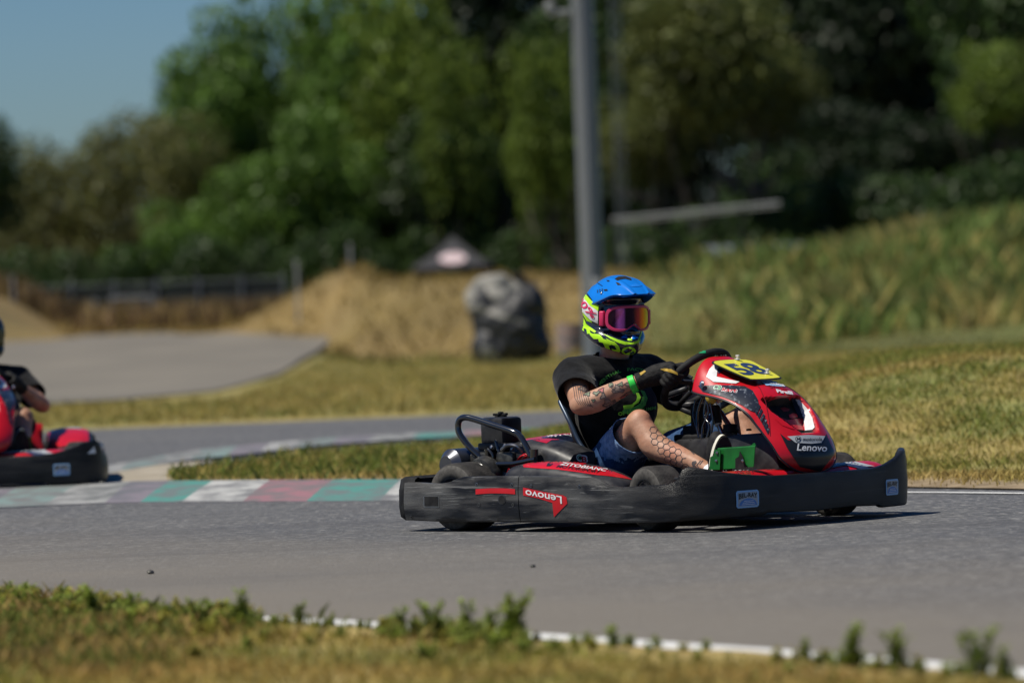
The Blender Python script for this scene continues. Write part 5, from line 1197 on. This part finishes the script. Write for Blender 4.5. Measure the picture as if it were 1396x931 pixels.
# ------------------------------------------------------------ trees
M['bark'] = mat('bark', (.09, .075, .055), .9, 0, (.05, .04, .03), 6, (1, 1, .2), .8, 20)
def crown_mesh(seed, rx, rz, nl, leaf, nb, base, tip, hole=.0):
    """lumpy crown: leaves scattered over many twig clumps; base/tip = leaf colours of the kind"""
    rg = np.random.default_rng(seed); P = []; K = []
    cen = []
    for k in range(nb):
        d = rg.normal(size=3); d /= np.linalg.norm(d); r = rg.random()**.45; c = d*r*np.array([rx, rx, rz])*.80
        cen.append((c, rx*(.26+.20*rg.random())))
    w = np.array([r**2 for c, r in cen]); w /= w.sum(); idx = rg.choice(nb, nl, p=w)
    d = rg.normal(size=(nl, 3)); d /= np.linalg.norm(d, axis=1)[:, None]
    C = np.array([cen[i][0] for i in idx]); R = np.array([cen[i][1] for i in idx])
    p = C+d*(R*(.70+.35*rg.random(nl)))[:, None]*np.array([1, 1, .8])
    tone = np.array([.75+.5*rg.random() for _ in range(nb)])[idx]*(.75+.5*rg.random(nl))
    n = d+rg.normal(size=(nl, 3))*.55; n /= np.linalg.norm(n, axis=1)[:, None]
    u = np.cross(n, rg.normal(size=(nl, 3))); u /= np.linalg.norm(u, axis=1)[:, None]; v = np.cross(n, u); s = (leaf*(.6+.8*rg.random(nl)))[:, None]
    Q = np.stack([p-u*s*.5, p+v*s*.32, p+u*s*.5, p-v*s*.32], 1); F = np.arange(nl*4).reshape(-1, 4)
    me = bpy.data.meshes.new('crown'); me.vertices.add(nl*4); me.vertices.foreach_set('co', Q.ravel()); me.loops.add(nl*4); me.loops.foreach_set('vertex_index', F.ravel().astype(np.int32)); me.polygons.add(nl); me.polygons.foreach_set('loop_start', np.arange(0, nl*4, 4, dtype=np.int32)); me.update(calc_edges=True)
    mixv = rg.random((nl, 1)); col = (np.array(base)*(1-mixv)+np.array(tip)*mixv)*tone[:, None]; attr_col(me, np.repeat(np.clip(col, 0, 1), 4, axis=0)); me.materials.append(M['leaf']); return me
def trunk_mesh(seed, h, r, spread):
    rg = random.Random(seed); mb = MB(); P = [Vector((0, 0, -.3))]; d = Vector((0, 0, 1))
    for k in range(6): P.append(P[-1]+Vector((rg.uniform(-.12, .12), rg.uniform(-.12, .12), h/6)))
    mb.tube(P, [r*(1-.12*k) for k in range(7)], 10)
    for k in range(7):
        a = rg.uniform(0, 2*pi); s = P[rg.randint(2, 6)]; e_ = s+Vector((cos(a)*spread*rg.uniform(.4, .8), sin(a)*spread*rg.uniform(.4, .8), h*rg.uniform(.2, .55))); m_ = (s+e_)/2+Vector((0, 0, -.25)); mb.tube([s, m_, e_], [r*.42, r*.28, r*.1], 7)
    o = mb.build('trunk_src', 'bark', smooth=60); me = o.data; bpy.data.objects.remove(o); return me
SP = {'green': ((.058, .115, .018), (.105, .185, .026)), 'dark': ((.009, .018, .006), (.017, .031, .009)), 'mid': ((.020, .042, .010), (.042, .075, .015)), 'olive': ((.070, .088, .022), (.13, .145, .034)), 'brown': ((.085, .105, .030), (.150, .145, .042)), 'lime': ((.070, .115, .014), (.14, .19, .024))}  # 'dark' leaf colours carry the deep shade of those trees
CR = {'green': [crown_mesh(s, 1, 1.35, 11000, .085, 60, *SP['green']) for s in (1, 2)], 'dark': [crown_mesh(s, 1, 1.3, 10000, .085, 55, *SP['dark']) for s in (3, 4)], 'mid': [crown_mesh(s, 1, 1.3, 10000, .085, 50, *SP['mid']) for s in (5, 6)],
      'olive': [crown_mesh(7, 1, .95, 12000, .075, 70, *SP['olive'])], 'brown': [crown_mesh(s, 1, 1.2, 4200, .075, 42, *SP['brown']) for s in (8, 9)], 'lime': [crown_mesh(10, 1, 1.1, 6500, .08, 40, *SP['lime'])], 'bush': [crown_mesh(s, 1, .7, 5000, .09, 30, *SP['mid']) for s in (11, 12)]}
TRK = [trunk_mesh(s, 1.0, .055, .7) for s in (1, 2, 3)]
# (drawing x of crown centre, z of crown top, distance, crown radius, kind, label)
ord_ = ['dense', 'rounded', 'tall', 'spreading', 'ragged', 'narrow']
TR = [(-30, 8.6, 165, 2.3, 'mid', 'dark green tree cut by the left edge of the picture'), (45, 8.1, 178, 2.4, 'brown', 'thin olive-brown tree, the first beside the left edge tree'), (100, 7.8, 184, 2.5, 'brown', 'sparse brownish tree with sky showing through its top'), (150, 8.2, 182, 2.5, 'brown', 'sparse brownish tree in the middle of the thin trees at left'), (205, 9.2, 180, 2.5, 'brown', 'tallest of the thin brownish trees, touching the green crown'),
      (255, 8.6, 176, 2.2, 'brown', 'brownish tree standing before the foot of the tall green trees'), (320, 12.2, 182, 2.6, 'green', 'bright green tree with the outline that steps up from the sky'), (268, 10.6, 186, 1.7, 'green', 'leftmost tall green tree, its crown against the blue sky'), (395, 13.9, 186, 2.7, 'green', 'highest bright green crown beside the gap of sky'), (340, 6.2, 172, 2.3, 'green', 'low green tree in front of the highest green crowns'), (225, 4.6, 168, 2.0, 'green', 'low green bushy tree in front of the brownish trees'), (445, 8.2, 172, 2.6, 'green', 'broad green tree above the left end of the dry bank'),
      (505, 14.6, 180, 2.9, 'green', 'tall green tree right of the small gap of sky'), (470, 11.4, 188, 2.5, 'mid', 'darker tree filling the back below the sky gap'), (570, 14.5, 176, 2.6, 'lime', 'yellow-green tree with bright sprays left of the dark trees'), (620, 8.5, 171, 2.4, 'mid', 'dark green tree above the black canopy tent'), (560, 6.0, 174, 2.2, 'mid', 'low dark tree directly left of the tent top'), (650, 15.5, 184, 3.2, 'dark', 'very dark tall tree left of the grey pole'), (640, 12.0, 170, 1.5, 'lime', 'small yellow-green tree in front of the very dark tree'), (735, 16, 186, 3.3, 'dark', 'very dark tall tree directly behind the grey pole'), (700, 7.2, 172, 2.3, 'mid', 'mid green tree right above the white-topped bag'), (765, 11.2, 158, 1.5, 'lime', 'narrow yellow-green tree touching the left side of the pole'),
      (800, 6.0, 166, 2.2, 'dark', 'low dark tree behind the foot of the pole'), (850, 15, 182, 3.2, 'mid', 'tall tree just right of the pole, behind the mast'), (985, 10.9, 150, 3.0, 'olive', 'rounded pale olive tree standing out on the right of the pole'), (895, 7.6, 154, 1.9, 'olive', 'small olive tree between the pole and the rounded olive tree'), (1070, 8.4, 153, 1.9, 'olive', 'olive tree at the right shoulder of the rounded one'), (930, 16, 186, 3.3, 'dark', 'dark tree behind the rounded olive tree'), (1120, 16, 180, 3.4, 'dark', 'black-looking tall tree right beside the olive tree'), (1200, 16.5, 176, 3.4, 'dark', 'darkest tree of the right half, in deep shade'), (1290, 16.5, 178, 3.4, 'dark', 'dark tree left of the brighter one at the right edge'), (1390, 15, 165, 2.9, 'mid', 'greener tree at the right edge of the picture'), (1375, 8.6, 156, 1.8, 'lime', 'yellow-green sapling before the tree at the right edge'),
      (1180, 6.8, 160, 2.3, 'dark', 'low dark tree above the middle of the weedy bank'), (1270, 6.4, 158, 2.3, 'dark', 'low dark tree above the right part of the weedy bank'), (1080, 5.6, 164, 2.2, 'mid', 'low tree behind the right end of the pale crossbar'), (1460, 16, 180, 3.3, 'dark', 'dark tree almost wholly beyond the right edge')]
for i, (px, top, Y, R_, k, lb) in enumerate(TR):
    X = (px-8-698)/FPX*Y; hz = 1.35 if k in ('green',) else {'dark': 1.3, 'mid': 1.3, 'olive': .95, 'brown': 1.2, 'lime': 1.1}[k]
    sz = R_*hz
    if top > 9: sz = max(sz, (top-1.6)/2.1); 
    if k == 'olive': sz = min(sz, R_*1.0)
    t = empty('tree', (X, Y, H(X, Y)-.05)); tag(t, lb, 'tree', 'trees beyond the track')
    c = bpy.data.objects.new('crown', CR[k][i % len(CR[k])]); COL.objects.link(c); c.parent = t; c.location = (0, 0, top-sz*1.02); c.scale = (R_, R_, sz/hz); c.rotation_euler = (0, 0, i*2.1)
    q = bpy.data.objects.new('trunk', TRK[i % 3]); COL.objects.link(q); q.parent = t; hh = max(2, top-sz*1.0); q.scale = (2.4+hh*.12, 2.4+hh*.12, hh); q.rotation_euler = (0, 0, i*1.7)
for i, (px, Y, s, lb) in enumerate(((20, 160, 2.2, 'bush at the foot of the left edge tree'), (110, 162, 2.0, 'bush under the brownish trees near the barrier'), (190, 162, 2.2, 'bush directly behind the pale barrier'), (290, 164, 2.3, 'bush where the fence meets the dry bank'), (380, 166, 2.3, 'bush behind the dark net fence at its right end'), (470, 164, 2.4, 'bush behind the tall thin post'), (560, 170, 2.4, 'bush left of the black canopy tent'), (660, 170, 2.5, 'bush right of the black canopy tent'), (740, 165, 2.5, 'bush left of the foot of the pole'), (860, 150, 2.3, 'bush right of the foot of the pole'), (935, 158, 2.6, 'bush under the pale crossbar'), (1020, 150, 2.3, 'bush behind the grey shed'), (1110, 150, 2.6, 'bush behind the left end of the weedy bank'), (1190, 150, 2.7, 'bush behind the middle of the weedy bank'), (1280, 148, 2.7, 'bush behind the right part of the bank'), (1370, 146, 2.8, 'bush behind the bank at the right edge'))):
    X = (px-8-698)/FPX*Y; t = bpy.data.objects.new('bush', CR['bush'][i % 2]); COL.objects.link(t); t.location = (X, Y, H(X, Y)+s*.55); t.scale = (s, s*.8, s*1.05); t.rotation_euler = (0, 0, i*1.9); tag(t, lb, 'bush', 'bushes under the trees')
# far-off wood behind, read as one mass
rg = np.random.default_rng(77); me = crown_mesh(77, 1, 1, 60000, .018, 260, (.012, .025, .008), (.022, .04, .012)); o = bpy.data.objects.new('far_wood', me); COL.objects.link(o)
o.location = (22, 215, 4.5); o.scale = (34, 10, 15); tag(o, kind='stuff')
me = crown_mesh(78, 1, 1, 45000, .045, 140, (.05, .06, .02), (.09, .09, .03)); o = bpy.data.objects.new('far_wood', me); COL.objects.link(o); o.location = (-25, 208, 2.2); o.scale = (17, 7, 4.6); tag(o, kind='stuff')

# ------------------------------------------------------------ things beyond the track
M['galv'] = mat('painted_grey_steel', (.17, .185, .20), .45, .2, (.14, .155, .17), 3, (1, 1, .1)); M['palegrey'] = mat('pale_grey_metal', (.27, .28, .27), .5, .1, (.3, .3, .3), 10)
X, Y = (811-698)/FPX*75, 75; p = empty('lamp_post', (X, Y, H(X, Y))); tag(p, 'thick grey steel lamp post rising out of the picture behind the driver', 'lamp post')
mb = MB(); mb.tube([(0, 0, -.3), (0, 0, 9)], [.185, .165], 8); o = mb.build('pole', 'galv', p, smooth=20)
mb = MB(); mb.box((-.11, -.145, 3.4), (.09, .03, 5.5)); mb.box((.05, -.19, 1.1), (.16, .03, .4), bev=.01); mb.build('lit_strip_hatch', 'palegrey', p)  # long pale strip added for the pole's sunlit left side, plus a hatch
mb = MB(); mb.box((0, 0, .05), (.6, .6, .05), bev=.01); mb.build('base_plate', 'galv', p)
mb = MB(); mb.box((-.36, -.05, 5.42), (.36, .10, .10), bev=.02); mb.box((-.50, -.05, 5.52), (.14, .16, .16), bev=.03); mb.build('bracket', 'palegrey', p)
mb = MB(); mb.box((-.6, 0, 9.1), (.8, .3, .15), bev=.04); mb.box((.6, 0, 9.1), (.8, .3, .15), bev=.04); mb.build('lamp_head', 'palegrey', p)
# wrapped bulk bag
M['tarp'] = mat('black_tarpaulin', (.005, .0055, .006), .55, 0, (.016, .017, .019), 3, (1, 1, 1), .9, 5); M['sack'] = mat('weathered_white_sacking', (.30, .285, .25), .85, 0, (.17, .17, .155), 4, bump=.8, bscale=6)
X, Y = -.05, 77.; zb0 = H(X, Y); bg_ = empty('bulk_bag', (X, Y, zb0)); tag(bg_, 'bulging black tarpaulin bag with crumpled off-white top on the dry grass', 'bag')
me = blob([('ell', (.02, 0, .55), (.60, .5, .60)), ('ell', (-.36, 0, .95), (.26, .36, .30)), ('ell', (.30, 0, .95), (.32, .38, .32)), ('ell', (.40, 0, .32), (.28, .4, .34)), ('ell', (-.34, -.1, .30), (.26, .4, .32)), ('ell', (.0, -.2, .28), (.4, .3, .34))], .03, 3)
for v in me.vertices: v.co += v.normal*(.05*noise.noise(v.co*3.1)+.03*noise.noise(v.co*8))
b_ = obj_from('sack_body', me, 'tarp', bg_); b_.data.materials.append(M['sack'])
for q in b_.data.polygons:
    c = q.center; n = noise.noise(c*2.6)
    if c.z < .42 and c.x < .15 and n+.12 > (c.z-.05)*1.6 and c.x > -.45: q.material_index = 1
    if abs((c.z-.80)+.35*(c.x+.2)) < .035+.05*n and c.x < .3: q.material_index = 1
me = blob([('cap', [(-.5, 0, 1.12, .15), (-.25, 0, 1.28, .17), (.1, 0, 1.15, .16), (.28, 0, 1.05, .12)]), ('ell', (-.22, 0, 1.05), (.36, .3, .2)), ('ell', (-.55, 0, 1.05), (.12, .2, .2))], .025, 2)
for v in me.vertices: v.co += v.normal*(.05*noise.noise(v.co*6)+.02*noise.noise(v.co*14))
obj_from('crumpled_top', me, 'sack', bg_)
mb = MB(); mb.tube([(.12, 0, 1.43), (.22, 0, 1.35), (.42, 0, 1.15), (.62, 0, .8)], [.09, .075, .05, .04], 10); mb.build('strap', 'tarp', bg_)
X, Y = .98, 82.; t = empty('barrel', (X, Y, H(X, Y))); tag(t, 'faded pinkish metal drum with grey bands standing beside the black bag', 'barrel')
M['drum'] = mat('faded_pink_drum', (.30, .20, .17), .6, .1, (.20, .16, .14), 4)
mb = MB(); mb.lathe([(0, .001), (0, .23), (.18, .235), (.19, .245), (.2, .235), (.38, .235), (.39, .245), (.4, .235), (.58, .23), (.58, .001)], (0, 0, 0), (0, 0, 1), 24); mb.build('drum_body', 'drum', t)
mb = MB(); mb.lathe([(-.02, .238), (.04, .238)], (0, 0, .29), (0, 0, 1), 24); mb.lathe([(0, .240), (.12, .240)], (0, 0, .02), (0, 0, 1), 24); mb.build('grey_band', 'galv', t)
# canopy tent
X, Y = (622-698)/FPX*165, 165.; zt0 = H(X, Y); t = empty('canopy_tent', (X, Y, zt0)); tag(t, 'black pop-up canopy tent with a pale pink emblem, roof peeking over the bank', 'tent')
M['tentf'] = mat('dark_grey_tent_fabric', (.03, .03, .034), .8, 0, (.02, .02, .023), 3); ez, pz = 2.42-zt0, 3.42-zt0
mb = MB(); c4 = [(-1.35, -1.35, ez), (1.35, -1.35, ez), (1.35, 1.35, ez), (-1.35, 1.35, ez)]
rows = []
for u in np.linspace(0, 1, 10):
    z = ez+(pz-ez)*(u**1.25); r = []; k_ = (1-u)
    for i in range(4):
        a, b = np.array(c4[i]), np.array(c4[(i+1) % 4])
        for s in np.linspace(0, 1, 5)[:-1]: q = a+(b-a)*s; r.append((q[0]*k_, q[1]*k_, z-.05*sin(pi*s)*k_))
    rows.append(r)
mb.grid(rows, closed=True); mb.build('roof', 'tentf', t, smooth=20)
mb = MB(); rows = [[(*c4[i][:2], ez+.0) for i in (0, 1, 2, 3)], [(*c4[i][:2], ez-.22) for i in (0, 1, 2, 3)]]; mb.grid(rows, closed=True); mb.build('valance', 'tentf', t, solid=.01)
for sx in (-1, 1):
    for sy_ in (-1, 1): mb = MB(); mb.box((sx*1.3, sy_*1.3, ez/2), (.05, .05, ez)); mb.build('leg', 'palegrey', t)
mb = MB(); M['tentpink'] = mat('pale_pink_emblem', (.45, .26, .28), .7, 0, (.6, .55, .55), 6)
E_ = [(.45*cos(a), .5+.38*sin(a)) for a in np.linspace(0, 2*pi, 20, endpoint=False)]
mb.add([(a, -1.35+1.35*(b*.55)-.03, ez+(pz-ez)*((b*.55)**1.25)+.02) for a, b in E_], [tuple(range(20))]); mb.build('emblem', 'tentpink', t)
# crossbar, mast, shed, fence and small posts
Y = 120.; xa, xb = (845-703)/FPX*Y, (1072-700)/FPX*Y; t = empty('crossbar', ((xa+xb)/2, Y, H((xa+xb)/2, Y))); tag(t, 'pale metal crossbar on two thin posts in front of the olive tree', 'crossbar')
L2 = (xb-xa)/2; za, zc = 2.98-t.location.z, 3.24-t.location.z; mb = MB(); mb.tube([(-L2, 0, za), (L2, 0, zc)], .035, 8); mb.tube([(-L2, .1, za-.09), (L2, .1, zc-.09)], .018, 8); mb.build('rail', 'palegrey', t)
for sx, z in ((-.95, za), (.55, zc)): mb = MB(); mb.tube([(sx*L2, .05, -.3), (sx*L2, .05, z)], .045, 8); mb.build('post', 'blackmatte', t)
Y = 140.; X = (853-698)/FPX*Y; t = empty('lattice_mast', (X, Y, H(X, Y))); tag(t, 'slim dark lattice mast rising right of the lamp post', 'mast'); mb = MB()
for a in (0, 2.1, 4.2): mb.tube([(.17*cos(a), .17*sin(a), 0), (.17*cos(a), .17*sin(a), 11)], .012, 6)
for k in range(28):
    for a in (0, 2.1, 4.2): b2 = a+2.1; mb.tube([(.17*cos(a), .17*sin(a), k*.39), (.17*cos(b2), .17*sin(b2), (k+1)*.39)], .006, 5)
mb.build('lattice', 'galv', t)
Y = 128.; X = (1032-700)/FPX*Y; t = empty('shed', (X, Y, H(X, Y))); tag(t, 'low grey metal shed half hidden by the weeds of the bank', 'shed')
hz_ = 2.05-t.location.z; mb = MB(); mb.box((0, 0, hz_/2), (2.3, 1.6, hz_), bev=.02); mb.build('wall', 'galv', t); mb = MB(); mb.prism([(-1.0, hz_), (1.0, hz_), (.95, hz_+.10), (0, hz_+.28), (-.95, hz_+.10)], 2.6, 0, at0=-1.3); mb.build('roof', 'galv', t); mb = MB(); mb.box((.4, -.82, hz_*.42), (.8, .04, hz_*.8), bev=.01); mb.build('door', 'galv', t)
M['net'] = mat('dark_windbreak_net', (.035, .042, .04), .8); nt = M['net'].node_tree; N = nt.nodes; tr = N.new('ShaderNodeBsdfTransparent'); ms = N.new('ShaderNodeMixShader'); ms.inputs[0].default_value = .38; nt.links.new(N['Principled BSDF'].outputs[0], ms.inputs[1]); nt.links.new(tr.outputs[0], ms.inputs[2]); nt.links.new(ms.outputs[0], N['Material Output'].inputs[0])
Y = 150.; x0, x1 = -17.5, -7.0; t = empty('fence', ((x0+x1)/2, Y, H((x0+x1)/2, Y))); tag(t, 'net-covered wire fence with thin posts in front of the brownish trees', 'fence'); w = x1-x0
mb = MB(); mb.box((0, 0, .80), (w, .02, 1.25)); mb.build('net', 'net', t)
for k in range(9): mb = MB(); mb.tube([(-w/2+w*k/8, -.04, -.4), (-w/2+w*k/8, -.04, 1.65)], .035, 8); mb.build('post', 'galv', t)
mb = MB(); mb.tube([(-w/2, -.04, 1.5), (w/2, -.04, 1.5)], .02, 6); mb.tube([(-w/2, -.04, .2), (w/2, -.04, .2)], .02, 6); mb.build('wire', 'galv', t)
Y = 138.; X = (190-690-16)/FPX*Y; t = empty('barrier', (X, Y, H(X, Y))); tag(t, 'pale tubular crowd barrier in front of the net fence', 'barrier')
mb = MB(); mb.tube([(-.6, 0, .15), (-.6, 0, 1.05), (.6, 0, 1.05), (.6, 0, .15)], .03, 8, closed=True); mb.build('frame', 'palegrey', t); mb = MB()
for k in range(9): mb.tube([(-.5+.125*k, 0, .15), (-.5+.125*k, 0, 1.05)], .012, 6)
mb.build('bars', 'palegrey', t)
for i, (px, py, Y, h, lb) in enumerate(((478, 357, 104, .55, 'tallest thin pale post on top of the dry bank'), (405, 376, 101, .4, 'short thin pale post at the left shoulder of the dry bank'), (18, 395, 128, .5, 'short white post on the mound at the left edge'), (130, 428, 132, .6, 'white marker post at the end of the left mound'))):
    x, _, z = AT(px, py, Y); t = MB(); z0 = H(x, Y)-.2; t.tube([(0, 0, 0), (0, 0, max(.4, z+h*.5-z0))], .032, 8); t.lathe([(0, .03), (.02, .045), (.09, .045), (.11, .001)], (0, 0, max(.4, z+h*.5-z0)), (0, 0, 1), 8); o = t.build('marker_post', 'palegrey'); o.location = (x, Y, z0); tag(o, lb, 'post', 'small posts beyond the paddock')

# ------------------------------------------------------------ countable pieces become parts of their own
def split_islands(o, name):
    me = o.data; n = len(me.vertices); par = list(range(n))
    def fd(a):
        while par[a] != a: par[a] = par[par[a]]; a = par[a]
        return a
    for e_ in me.edges: a, b = fd(e_.vertices[0]), fd(e_.vertices[1]); par[a] = b
    groups = {}
    for p in me.polygons: groups.setdefault(fd(p.vertices[0]), []).append(p.index)
    if len(groups) < 2: o.name = name; return
    for gi in groups.values():
        ids = sorted({v for i in gi for v in me.polygons[i].vertices}); mp = {v: k for k, v in enumerate(ids)}
        m2 = bpy.data.meshes.new(name); m2.from_pydata([me.vertices[v].co[:] for v in ids], [], [[mp[v] for v in me.polygons[i].vertices] for i in gi])
        for mt in me.materials: m2.materials.append(mt)
        m2.polygons.foreach_set('material_index', [me.polygons[i].material_index for i in gi]); m2.polygons.foreach_set('use_smooth', [me.polygons[i].use_smooth for i in gi])
        if name in ('wheel_nut', 'fairing_bolt', 'pedal_bolt'): m2.set_sharp_from_angle(angle=radians(35))
        c = bpy.data.objects.new(name, m2); COL.objects.link(c); c.parent = o.parent; c.location = o.location
        for md in o.modifiers:
            if md.type == 'SOLIDIFY': k = c.modifiers.new('thickness', 'SOLIDIFY'); k.thickness = md.thickness; k.offset = md.offset
    bpy.data.objects.remove(o)
SPL = {'wheel_nuts': 'wheel_nut', 'pedal_bolt': 'pedal_bolt', 'strap_outrigger': 'strap_outrigger', 'hoses': 'hose', 'fuel_hoses': 'fuel_hose', 'white_chevron': 'white_chevron', 'dark_slash': 'dark_slash', 'carbon_flash': 'carbon_flash', 'dark_chevron_edge': 'dark_chevron_edge', 'panel_seam': 'panel_seam', 'peak_screw': 'peak_screw', 'red_wiring': 'red_wire', 'steering_brace': 'steering_brace', 'plate_bracket': 'plate_bracket', 'fairing_mount': 'fairing_mount', 'steering_support': 'steering_support', 'wheel_spokes': 'wheel_spoke', 'red_inner_panel': 'red_inner_panel', 'tank_cap': 'tank_cap'}
for o in list(bpy.data.objects):
    k = o.name.split('.')[0]
    if o.type == 'MESH' and k in SPL: split_islands(o, SPL[k])

# ------------------------------------------------------------ the second kart and its driver
def copy_tree(o, parent=None, skip=()):
    c = o.copy(); COL.objects.link(c); c.parent = parent
    for ch in list(o.children):
        if ch.name.split('.')[0] not in skip: copy_tree(ch, c, skip)
    return c
K2 = np.array([-3.01, 27.3, 0]); Y2 = radians(-85)
G2 = copy_tree(GK, None, ('digits',)); G2.location = K2; G2.rotation_euler = (0, 0, Y2)
tag(G2, 'red and black go-kart coming head-on at the left edge, half out of the picture', 'go-kart', 'racing go-karts on the track')
D2 = copy_tree(DR, None, ('helmet', 'helmet_peak', 'goggles', 'lettering', 'shirt_emblem', 'hexagon_tattoo'))
c2, s2 = cos(Y2), sin(Y2); D2.location = (K2[0]+c2*DO[0]-s2*DO[1], K2[1]+s2*DO[0]+c2*DO[1], DO[2]); D2.rotation_euler = (radians(-2), 0, Y2)
tag(D2, 'driver in black t-shirt and gloss black full-face helmet, half cut off by the left edge', 'person', 'kart drivers')
me = shell_mesh(True); me.transform(Matrix.Translation(HC-Vector(DO))); me.polygons.foreach_set('use_smooth', [True]*len(me.polygons)); me.materials.clear()
h2 = new_obj('helmet', me, D2, ['glossblack'])
mb = MB(); rows = []
for z in np.linspace(-.045, .055, 8): rows.append([tuple(Vector((.150*cos(a)-.018, .128*sin(a), z))*(1-.25*z) + HC-Vector(DO)) for a in np.linspace(-.95, .95, 26)])
mb.grid(rows); M['visor'] = mat('smoked_visor', (.008, .008, .008), .2, .1, coat=.15); mb.build('visor', 'visor', h2, smooth=80, solid=.003)
